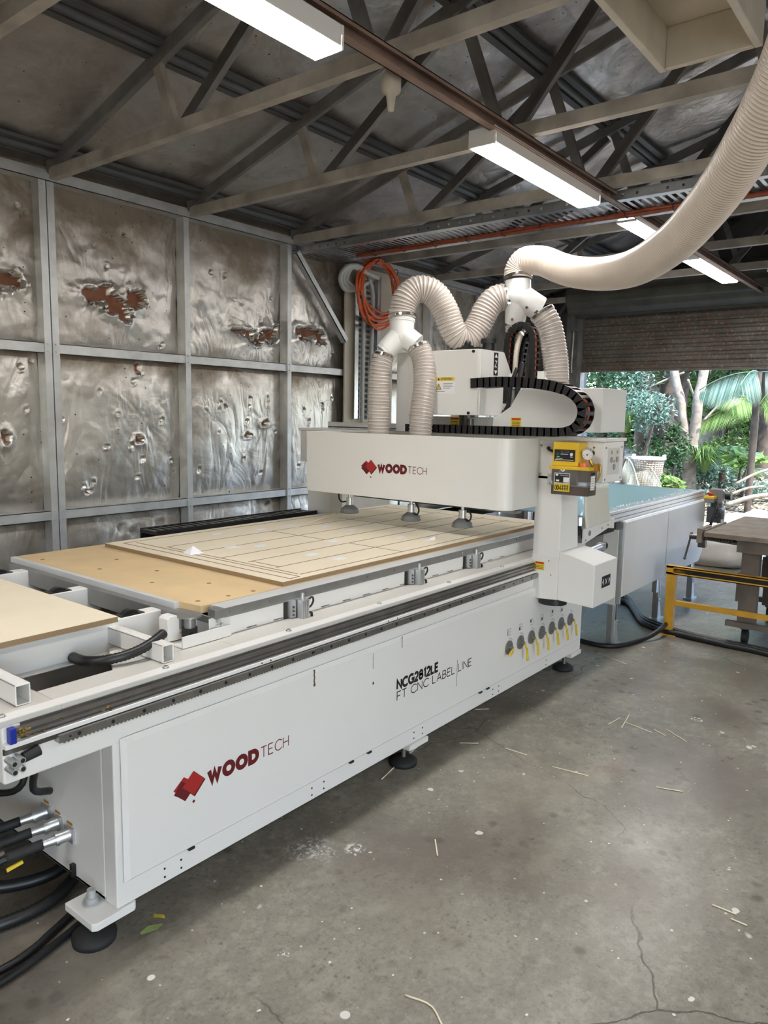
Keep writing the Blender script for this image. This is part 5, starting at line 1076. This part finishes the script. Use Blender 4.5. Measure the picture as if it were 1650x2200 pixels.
# ================================================================ hoses and scraps on the floor
def floor_hose(name, pts, r, label, rib=False, z=None):
    c = [fl(a, b, r if len(q) == 0 else q[0]) for a, b, *q in pts]; s = spline(c, r * .35 if rib else .03)
    return tag(MB().tube(s, r, 12, rf=(lambda i: r * (1.0 if i % 2 else .88)) if rib else None).build(name, black), label, 'hose')
floor_hose('black_hose', [(-200, 2010), (-60, 2000), (30, 1975), (110, 1935), (165, 1880, .03), (200, 1835, .06)], .021, 'thick black corrugated hose curving on the floor under the machine end', True)
floor_hose('black_hose', [(-150, 2190), (0, 2112), (90, 2050), (150, 2003), (200, 1960)], .0125, 'lower of two black hoses running to the front rubber foot', True)
floor_hose('black_hose', [(-150, 2150), (0, 2085), (70, 2040), (120, 1995), (165, 1955), (210, 1925)], .0125, 'upper of two black hoses running to the front rubber foot', True)
floor_hose('black_cable', [(-120, 1880, .10), (-30, 1905, .05), (40, 1900, .03), (110, 1878, .03), (150, 1850, .04)], .020, 'black cable loop on the floor under the round cable connectors')
floor_hose('black_hose', [(1180, 1330), (1215, 1362), (1265, 1381), (1320, 1388), (1375, 1376), (1415, 1355, .06), (1440, 1330, .09), (1445, 1315, .14), (1441, 1308, .17)], .016, 'thin black hose looping up against the yellow post')
for k, (dy, r_) in enumerate(((0, .022), (6, .020), (-5, .018))):
    floor_hose('black_hose', [(1330, 1283 + dy), (1352, 1292 + dy), (1366, 1312 + dy), (1382, 1332 + dy), (1420, 1348 + dy), (1470, 1362 + dy * .6), (1540, 1378 + dy * .6), (1610, 1392 + dy * .6), (1680, 1408 + dy * .6), (1760, 1425)], r_, ['middle', 'nearest', 'farthest'][k] + ' of three thick black hoses running under the bench')
sl = [((820, 1675), (868, 1630), (915, 1590)), ((988, 1597), (1028, 1598)), ((1085, 1608), (1132, 1623)), ((1187, 1648), (1263, 1668)), ((1307, 1557), (1333, 1543)), ((1335, 1565), (1352, 1537)), ((1345, 1553), (1400, 1575)), ((1405, 1568), (1430, 1582)), ((1432, 1568), (1475, 1595)), ((1410, 1692), (1467, 1702)), ((935, 1805), (940, 1840)), ((870, 2140), (925, 2162), (950, 2205)), ((1020, 1525), (1050, 1524)), ((900, 1598), (922, 1570)), ((1530, 1945), (1582, 1966)), ((1570, 1975), (1605, 1990)), ((1285, 1403), (1345, 1428))]
sn = ['long thin wooden sliver on the floor just under the machine edge', 'short pale sliver left of all others in the open floor', 'thin sliver right of the shortest flat one mid floor', 'longest straight sliver in the middle of the open floor', 'left sliver of the small crossed pile', 'upright leaning sliver of the small crossed pile', 'sliver pointing right out of the small crossed pile', 'small sliver between the crossed pile and the right one', 'rightmost sliver in the row beside the crossed pile', 'faint sliver low right of the crossed pile', 'sliver standing alone pointing toward the camera, left centre floor', 'curved sliver at the bottom edge of the picture', 'faint sliver close to the machine below the valve levers', 'bent tip of sliver touching the machine underside shadow', 'pale sliver at the right by the peach paint marks', 'rightmost short sliver below the peach paint marks', 'straight sliver beside the far machine foot']
for P_, l in zip(sl, sn):
    c = [fl(*p) for p in P_]; m = MB()
    if len(c) == 2: m.beam(c[0] + Vector((0, 0, .0025)), c[1] + Vector((0, 0, .003)), .0045, .002)
    else: m.tube([p + Vector((0, 0, .003)) for p in spline(c, .02)], .0028, 5)
    tag(m.build('wood_sliver', plyt), l, 'offcut', 'wooden slivers on the floor')
def scrap(name, px, mt, label):
    c = [fl(*p) for p in px]; m = MB(); m.add([(p.x, p.y, .0015 + .003 * (i % 2)) for i, p in enumerate(c)], [tuple(range(len(c)))]); return tag(m.build(name, mt, solid=.0006), label, 'scrap')
scrap('tape_scrap', [(330, 1964), (353, 1968), (355, 1974), (345, 1974), (330, 1972)], mat('yellow_scrap', (.65, .52, .08), .5), 'small torn yellow scrap on the floor near the front foot')
scrap('tape_scrap', [(300, 2005), (318, 1992), (352, 1985), (338, 2000), (304, 2009)], mat('green_scrap', (.36, .47, .17), .5), 'pale green torn strip on the floor below the yellow scrap')
# ================================================================ OUTSIDE
gm, n, b = newmat('leaf_litter_ground'); L = n.links; tc = n.nodes.new('ShaderNodeTexCoord'); V = tc.outputs['Object']
c_ = mixc(n, step_(n, nz_(n, V, 5, 8, .7), .4, .6), (.14, .11, .08), (.30, .28, .22)); c_ = mixc(n, step_(n, nz_(n, V, 22, 6, .7), .5, .62), c_, (.60, .57, .48)); L.new(c_, b.inputs['Base Color']); b.inputs['Roughness'].default_value = .9
bp = n.nodes.new('ShaderNodeBump'); bp.inputs['Distance'].default_value = .05; L.new(nz_(n, V, 14, 8, .7), bp.inputs['Height']); L.new(bp.outputs['Normal'], b.inputs['Normal'])
tag(box(9.15, 11.0, -12, 12, -.10, -.01).box(-9, 9.15, -12, -4.76, -.10, -.01).build('path_outside', mat('pale_concrete_apron', (.55, .54, .50), .85, var=.1), base=(0, 0, 0)), kind='structure')  # strip past the right wall is unseen, added for bounce through its opening
def gz(x, y): return max(0, (x - 11)) * .16 * min(1, (x - 11) / 2) + max(0, 3.2 - y) * .10 * min(1, max(0, x - 10.8) / 2) + .06 * fbm(x * .9, y * .9, 2) * min(1, max(0, x - 10.8))
g_ = MB(); vs = [(10.7 + i * .2, -8 + j * .25, gz(10.7 + i * .2, -8 + j * .25) - .01) for i in range(90) for j in range(90)]
g_.add(vs, [(i * 90 + j, (i + 1) * 90 + j, (i + 1) * 90 + j + 1, i * 90 + j + 1) for i in range(89) for j in range(89)], 0, True); tag(g_.build('ground_outside', gm, base=(0, 0, 0)), kind='structure')
def leafmat(name, c1, c2, tr=.45):
    m, n, b = newmat(name); L = n.links; gi = n.nodes.new('ShaderNodeNewGeometry'); cr = n.nodes.new('ShaderNodeValToRGB')
    cr.color_ramp.elements[0].color = (*c1, 1); cr.color_ramp.elements[1].color = (*c2, 1); L.new(gi.outputs['Random Per Island'], cr.inputs[0]); L.new(cr.outputs[0], b.inputs['Base Color']); b.inputs['Roughness'].default_value = .38
    tl_ = n.nodes.new('ShaderNodeBsdfTranslucent'); L.new(cr.outputs[0], tl_.inputs[0]); mx = n.nodes.new('ShaderNodeMixShader'); mx.inputs[0].default_value = tr; out = n.nodes['Material Output']
    L.new(b.outputs[0], mx.inputs[1]); L.new(tl_.outputs[0], mx.inputs[2]); L.new(mx.outputs[0], out.inputs[0]); return m
lf_b = leafmat('bright_leaves', (.05, .14, .03), (.24, .36, .10)); lf_d = leafmat('deep_leaves', (.012, .045, .018), (.07, .15, .055)); lf_c = leafmat('cool_leaves', (.04, .12, .085), (.27, .38, .32)); lf_y = leafmat('dead_frond', (.30, .31, .25), (.60, .61, .53))
bark = mat('pale_bark', (.13, .11, .09), .9, col2=(.27, .24, .20), scale=12, bump=.8, bscale=25); barkd = mat('dark_bark', (.035, .027, .02), .9, col2=(.09, .07, .055), scale=8, bump=.8, bscale=20)
litm = leafmat('leaf_litter', (.22, .16, .10), (.70, .64, .50), .1)
def leaves(m, c, rad, n_, size, r2=None, aspect=.45, mi=0):
    c = Vector(c); r_ = r2 or rnd
    for _ in range(n_):
        while True:
            d = Vector((r_.uniform(-1, 1), r_.uniform(-1, 1), r_.uniform(-1, 1)))
            if .15 < d.length < 1: break
        d = d * (d.length ** -.45); p = c + Vector((d.x * rad[0], d.y * rad[1], d.z * rad[2])); u = Vector((r_.gauss(0, 1), r_.gauss(0, 1), r_.gauss(-.3, .7))).normalized(); v = u.cross(Vector((r_.gauss(0, .6), r_.gauss(0, .6), 1))).normalized(); s = size * r_.uniform(.6, 1.3)
        t_ = u.cross(v) * s * .12; m.add([p, p + u * s * .5 + v * s * aspect * .5 + t_, p + u * s, p + u * s * .5 - v * s * aspect * .5 + t_], [(0, 1, 2, 3)], mi)
def tree(name, label, trunk, r0, clusters, lm, bm, size, group=None):
    t = thing(name, label, 'tree', tuple(trunk[0]), group); s = spline(trunk, .12); nn = len(s)
    MB().tube(s, r0, 12, rf=lambda i: r0 * (1.15 - .5 * i / nn) * (1 + .12 * noise.noise(s[i] * 2.5))).build('trunk', bm, t)
    if clusters:
        m = MB()
        for c, rad, n_ in clusters: leaves(m, c, rad, n_, size)
        m.build('foliage', lm, t)
    return t
def G(px, X): p = at(px, 1000, X); return Vector((p.x, p.y, gz(p.x, p.y)))
# main forked trunk
X0 = 12.6; f0 = at(1484, 1092, X0); f1 = at(1481, 1000, X0); f2 = at(1486, 955, X0); f2b = at(1490, 930, X0)
tt = thing('forked_tree', 'forked pale barked tree in the middle of the door opening', 'tree', tuple(f0))
for nm, pts, r_ in (('trunk', [Vector((f0.x, f0.y, -.05)), f1, f2], .115), ('branch', [f2 - Vector((0, 0, .1)), at(1468, 905, X0), at(1462, 860, X0), at(1452, 820, X0), at(1440, 740, X0)], .075), ('branch', [f2 - Vector((0, 0, .1)), at(1496, 900, X0), at(1500, 860, X0), at(1512, 800, X0 + .1), at(1530, 700, X0 + .2)], .08)):
    s = spline(pts, .08); MB().tube(s, r_, 14, rf=lambda i: r_ * (1.12 - .25 * i / len(s)) * (1 + .15 * noise.noise(s[i] * 4))).build(nm, bark, tt)
m = MB()
for a, b_, c in (((1510, 905), (1545, 870), (1580, 840)), ((1478, 815), (1490, 850), (1500, 880)), ((1400, 830), (1440, 812), (1470, 800)), ((1475, 930), (1450, 905), (1425, 880))): m.tube(spline([at(*a, X0 - .1), at(*b_, X0), at(*c, X0 + .1)], .05), .018, 6)
m.build('twigs', bark, tt)
for k, (px, X, r_, bmt, lab) in enumerate(((1392, 13.6, .22, bark, 'thick pale trunk at the top left of the door opening'), (1420, 13.2, .17, barkd, 'dark mossy trunk left of the forked tree'), (1448, 13.8, .16, barkd, 'dark trunk directly behind the left fork'), (1375, 12.9, .12, barkd, 'dark trunk behind the woven basket'), (1530, 15.5, .26, bark, 'pale trunk right of the forked tree, farther back'), (1640, 14.2, .17, barkd, 'dark palm trunk at the right edge'), (1618, 14.8, .11, barkd, 'slimmer trunk left of the dark palm trunk'), (1572, 15.4, .08, barkd, 'slender trunk in the middle right greenery'))):
    g0 = G(px, X); cl = [((g0.x + rnd.uniform(-.5, .8), g0.y + rnd.uniform(-.9, .9), g0.z + rnd.uniform(1.9, 3.6)), (.8, .9, .55), 850) for _ in range(4)]
    tree('rainforest_tree', lab, [g0 - Vector((0, 0, .2)), g0 + Vector((.05, .03, 1)), g0 + Vector((0, -.08 + .02 * k, 2)), g0 + Vector((.1, -.1, 3.6))], r_, cl, [lf_c, lf_d, lf_d, lf_c, lf_b, lf_d, lf_b, lf_b][k], bmt, .10, 'trees outside the roller door')
bt = ['far left', 'left', 'middle left', 'middle', 'middle right', 'right', 'far right', 'rightmost']
for k in range(8):
    px = 1290 + 62 * k; X = 17 + (k % 3) * .9; g0 = G(px, X); cl = [((g0.x + rnd.uniform(-.6, .6), g0.y + rnd.uniform(-1, 1), g0.z + z), (1.0, 1.1, .75), 700) for z in (.5, 1.2, 1.9, 2.7, 3.6, 4.4)]
    tree('background_tree', bt[k] + ' tree in the dense green backdrop beyond the door', [g0 - Vector((0, 0, .2)), g0 + Vector((0, .1, 2.2)), g0 + Vector((.1, 0, 4.5))], .12, cl, [lf_d, lf_b, lf_d, lf_b, lf_b, lf_c, lf_b, lf_d][k], barkd, .17, 'trees of the green backdrop')
def shrub(px, py, X, rad, n_, lm, size, label, name='leafy_shrub'):
    c = at(px, py, X); t = thing(name, label, 'shrub', (c.x, c.y, gz(c.x, c.y)), 'shrubs outside the roller door'); m = MB(); q_ = 7 if n_ > 300 else 1
    for i in range(q_):
        o_ = Vector([rnd.uniform(-.75, .75) * rad[k] for k in range(3)]) if q_ > 1 else Vector((0, 0, 0)); f_ = rnd.uniform(.35, .75) if q_ > 1 else 1
        leaves(m, c + o_, [r_ * f_ for r_ in rad], int(n_ / q_ * 1.2), size)
    m.build('foliage', lm, t)
    m = MB()
    for k in range(4): m.tube(spline([(c.x + .05 * k, c.y, gz(c.x, c.y) - .05), (c.x + .1 * k - .1, c.y + .05 * k, (c.z + gz(c.x, c.y)) / 2), (c.x + rnd.uniform(-.5, .5) * rad[0], c.y + rnd.uniform(-.6, .6) * rad[1], c.z + .3 * rad[2])], .06), .010, 6)
    m.build('stem', barkd, t); return t
shrub(1398, 885, 11.9, (.30, .34, .36), 1100, lf_c, .065, 'pale bluish leafy shrub hanging in front of the left trunks')
shrub(1352, 850, 12.3, (.4, .4, .5), 1000, lf_c, .07, 'bright shrub at the left edge of the opening above the white cabinet')
shrub(1405, 975, 12.6, (.4, .45, .30), 900, lf_d, .08, 'dark ivy clump behind the woven basket')
shrub(1455, 960, 12.0, (.16, .18, .35), 400, lf_d, .09, 'broad dark leaves climbing left of the forked trunk')
shrub(1540, 975, 14.0, (.5, .55, .38), 1500, lf_b, .08, 'yellow green shrub right of the forked trunk')
shrub(1560, 880, 15.2, (.7, .8, .6), 1600, lf_b, .09, 'light green bush in the middle of the greenery')
shrub(1600, 840, 15.5, (.8, .9, .5), 1600, lf_d, .10, 'darker bush under the right end of the door curtain')
shrub(1512, 1020, 13.2, (.5, .4, .2), 700, lf_c, .09, 'low bluish ground plants right of the tree foot')
shrub(1600, 1040, 12.8, (.5, .7, .13), 700, lf_c, .07, 'low creeping plants at the right under the palm frond')
shrub(1430, 1038, 11.6, (.22, .25, .14), 90, lf_b, .17, 'few large round green leaves right below the basket')
shrub(1605, 985, 12.6, (.16, .2, .10), 34, lf_b, .26, 'plant with a whorl of big pointed green leaves at the right')
def frond(m, p0, dir_, Ln, droop, nl, ll, mi=0, w=.03, hang=.3):
    d = Vector(dir_).normalized(); sd_ = d.cross(Vector((0, 0, 1))).normalized(); pts = [Vector(p0) + d * (Ln * t) - Vector((0, 0, droop * t * t)) for t in [i / 14 for i in range(15)]]
    m.tube(pts, .008, 5, mi=mi)
    for i in range(nl):
        t = .12 + .86 * i / nl; k = min(13, int(t * 14)); p = pts[k].lerp(pts[k + 1], t * 14 - k); ax = (pts[k + 1] - pts[k]).normalized(); l_ = ll * math.sin(PI * (t * .85 + .12)) ** .6
        for s_ in (1, -1):
            e = p + (sd_ * s_ + ax * .7 - Vector((0, 0, hang))).normalized() * l_ - Vector((0, 0, .10 * l_)); q = (p + e) / 2 + Vector((0, 0, .05 * l_)); m.add([p + ax * w * .12, q + ax * w * .30, e, q - ax * w * .30], [(0, 1, 2, 3)], mi)
def palm(label, base, fr, lm, name='palm_plant'):
    t = thing(name, label, 'palm', (base[0], base[1], gz(base[0], base[1])), None)
    for (d, Ln, dr_, nl, ll, *h) in fr: m = MB(); frond(m, base, d, Ln, dr_, nl, ll, hang=h[0] if h else .3); m.build('frond', lm, t)
    MB().cyl((base[0], base[1], gz(base[0], base[1]) - .05), base, .05, n=12).build('stem', barkd, t); return t
bp_ = at(1552, 1015, 12.9); palm('palm plant with arching pale fronds right of the forked tree', tuple(bp_), [((.1, -.6, .9), 1.0, .5, 34, .34), ((0, .7, .8), .8, .5, 28, .3), ((-.3, -.2, 1), .9, .4, 30, .3), ((.2, -1, .4), 1.1, .45, 34, .3), ((-.2, .3, 1), .7, .3, 24, .25)], lf_c)
bp_ = at(1625, 880, 13.2); palm('tall palm with drooping fronds at the right edge', tuple(bp_), [((-.3, .9, .3), 1.1, .8, 40, .4, 1.6), ((-.2, -.9, .4), 1.1, .7, 40, .4, 1.6), ((-.6, .2, .6), 1.0, .7, 36, .4, 1.6), ((-.1, .6, .9), 1.2, .8, 40, .4, 1.6), ((.2, -.4, 1), 1.2, .7, 36, .4, 1.6)], lf_b)
bp_ = at(1630, 800, 12.2); palm('palm crown hanging below the right end of the raised door', tuple(bp_), [((-.2, .9, .1), .8, .35, 40, .5, 2.5), ((-.2, -.9, .1), .8, .3, 40, .5, 2.5), ((-.8, .1, .2), .7, .4, 36, .5, 2.5)], lf_c)
bp_ = at(1342, 985, 10.9); palm('dead white palm frond drooping behind the conveyor left of the basket', tuple(bp_), [((-.3, -.75, .35), .75, .62, 30, .34, 2.2), ((-.6, -.55, .2), .65, .65, 30, .34, 2.2)], lf_y)
def tuft(px, py, X, n_, h, label):
    c = at(px, py, X); m = MB()
    for _ in range(n_):
        a = rnd.uniform(0, 2 * PI); l_ = h * rnd.uniform(.6, 1.2); d = Vector((math.cos(a), math.sin(a), 0)); w_ = d.cross(Vector((0, 0, 1))) * .012; p = c + d * .04
        q = p + d * l_ * .35 + Vector((0, 0, l_ * .8)); e = p + d * l_ * .9 + Vector((0, 0, l_ * rnd.uniform(.3, .8))); m.add([p - w_, p + w_, q + w_, q - w_], [(0, 1, 2, 3)]); m.add([q - w_, q + w_, e], [(0, 1, 2)])
    tag(m.build('strappy_plant', lf_b), label, 'plant')
tuft(1512, 1015, 12.5, 130, .45, 'clump of strappy leaves beside the foot of the forked tree'); tuft(1345, 930, 12.2, 60, .5, 'spiky plant at the left edge of the opening')
m = MB()
for _ in range(5200):
    x = rnd.uniform(10.6, 14.5); y = rnd.uniform(.4, 5.2); p = Vector((x, y, gz(x, y) + rnd.uniform(0, .03))); u = Vector((rnd.gauss(0, 1), rnd.gauss(0, 1), rnd.gauss(0, .25))).normalized(); v = u.cross(Vector((rnd.gauss(0, .4), rnd.gauss(0, .4), 1))).normalized(); s = rnd.uniform(.04, .12)
    m.add([p, p + u * s * .5 + v * s * .3, p + u * s, p + u * s * .5 - v * s * .3], [(0, 1, 2, 3)])
tag(m.build('leaf_litter', litm), 'dry leaf litter covering the bank outside', 'leaves', kind='stuff')
rk = mat('pale_rock', (.30, .27, .23), .9, col2=(.55, .51, .45), scale=6, bump=.6)
for px, X, s, l in ((1600, 11.3, .26, 'largest pale rock on the bank right of the conveyor motor'), (1640, 11.8, .2, 'rock at the right edge on the bank')):
    g0 = at(px, 1078, X); z0 = gz(g0.x, g0.y); m = MB(); m.sph((g0.x, g0.y, z0 + s * .3), s, s * 1.3, s * .6, 20, 12); m.v = [tuple(Vector(v) + (Vector(v) - Vector((g0.x, g0.y, z0 + s * .3))) * .35 * noise.noise(Vector(v) * 4)) for v in m.v]; tag(m.build('rock', rk), l, 'rock')
for (a, b_, r_, l) in (((1560, 1085), (1660, 1062), .035, 'pale fallen branch across the bank at the right'), ((1580, 1040), (1665, 1005), .02, 'thin dead stick higher on the bank at the right edge'), ((1570, 1062), (1640, 1045), .02, 'stick lying between the rock and the creeping plants')):
    tag(MB().tube(spline([at(*a, 11.6), (at(*a, 11.6) + at(*b_, 11.9)) / 2 + Vector((0, 0, .03)), at(*b_, 11.9)], .05), r_, 8).build('fallen_branch', bark), l, 'branch')
# woven basket
bk = thing('woven_basket', 'pale woven basket with a white rim outside, left of the forked tree', 'basket', tuple(at(1390, 1040, 10.9)))
cb2 = at(1390, 1042, 10.9); ct = at(1391, 984, 10.9); wm = mat('woven_cane', (.26, .22, .18), .7, var=.15, scale=20)
m = MB(); rb_, rt_, hh = .155, .22, ct.z - cb2.z; n_ = 30
for j in range(13):
    z = cb2.z + hh * j / 13 + .006; r_ = rb_ + (rt_ - rb_) * j / 13; m.tube([(cb2.x + r_ * math.cos(2 * PI * i / 40), cb2.y + r_ * math.sin(2 * PI * i / 40), z + .003 * (-1) ** i) for i in range(40)], .0095, 6, closed=True)
for i in range(n_): a = 2 * PI * i / n_; m.tube([(cb2.x + rb_ * math.cos(a), cb2.y + rb_ * math.sin(a), cb2.z), (cb2.x + rt_ * math.cos(a), cb2.y + rt_ * math.sin(a), ct.z)], .007, 5)
m.cyl((cb2.x, cb2.y, cb2.z), (cb2.x, cb2.y, cb2.z + .01), rb_ * .98, n=32); m.build('weave', wm, bk)
m = MB(); m.tube([(cb2.x + rt_ * 1.03 * math.cos(2 * PI * i / 40), cb2.y + rt_ * 1.03 * math.sin(2 * PI * i / 40), ct.z) for i in range(40)], .018, 8, closed=True); m.build('rim', paper, bk)
for sg in (1, -1): MB().box(cb2.x - .02, cb2.x + .02, cb2.y + sg * rt_ - .02, cb2.y + sg * rt_ + .02, ct.z, ct.z + .05).build('handle', paper, bk)
tag(MB().cyl((cb2.x, cb2.y, -.02), (cb2.x, cb2.y, cb2.z), .17, .15, n=20).build('tree_stump', barkd), 'stump outside carrying the woven basket', 'stump')
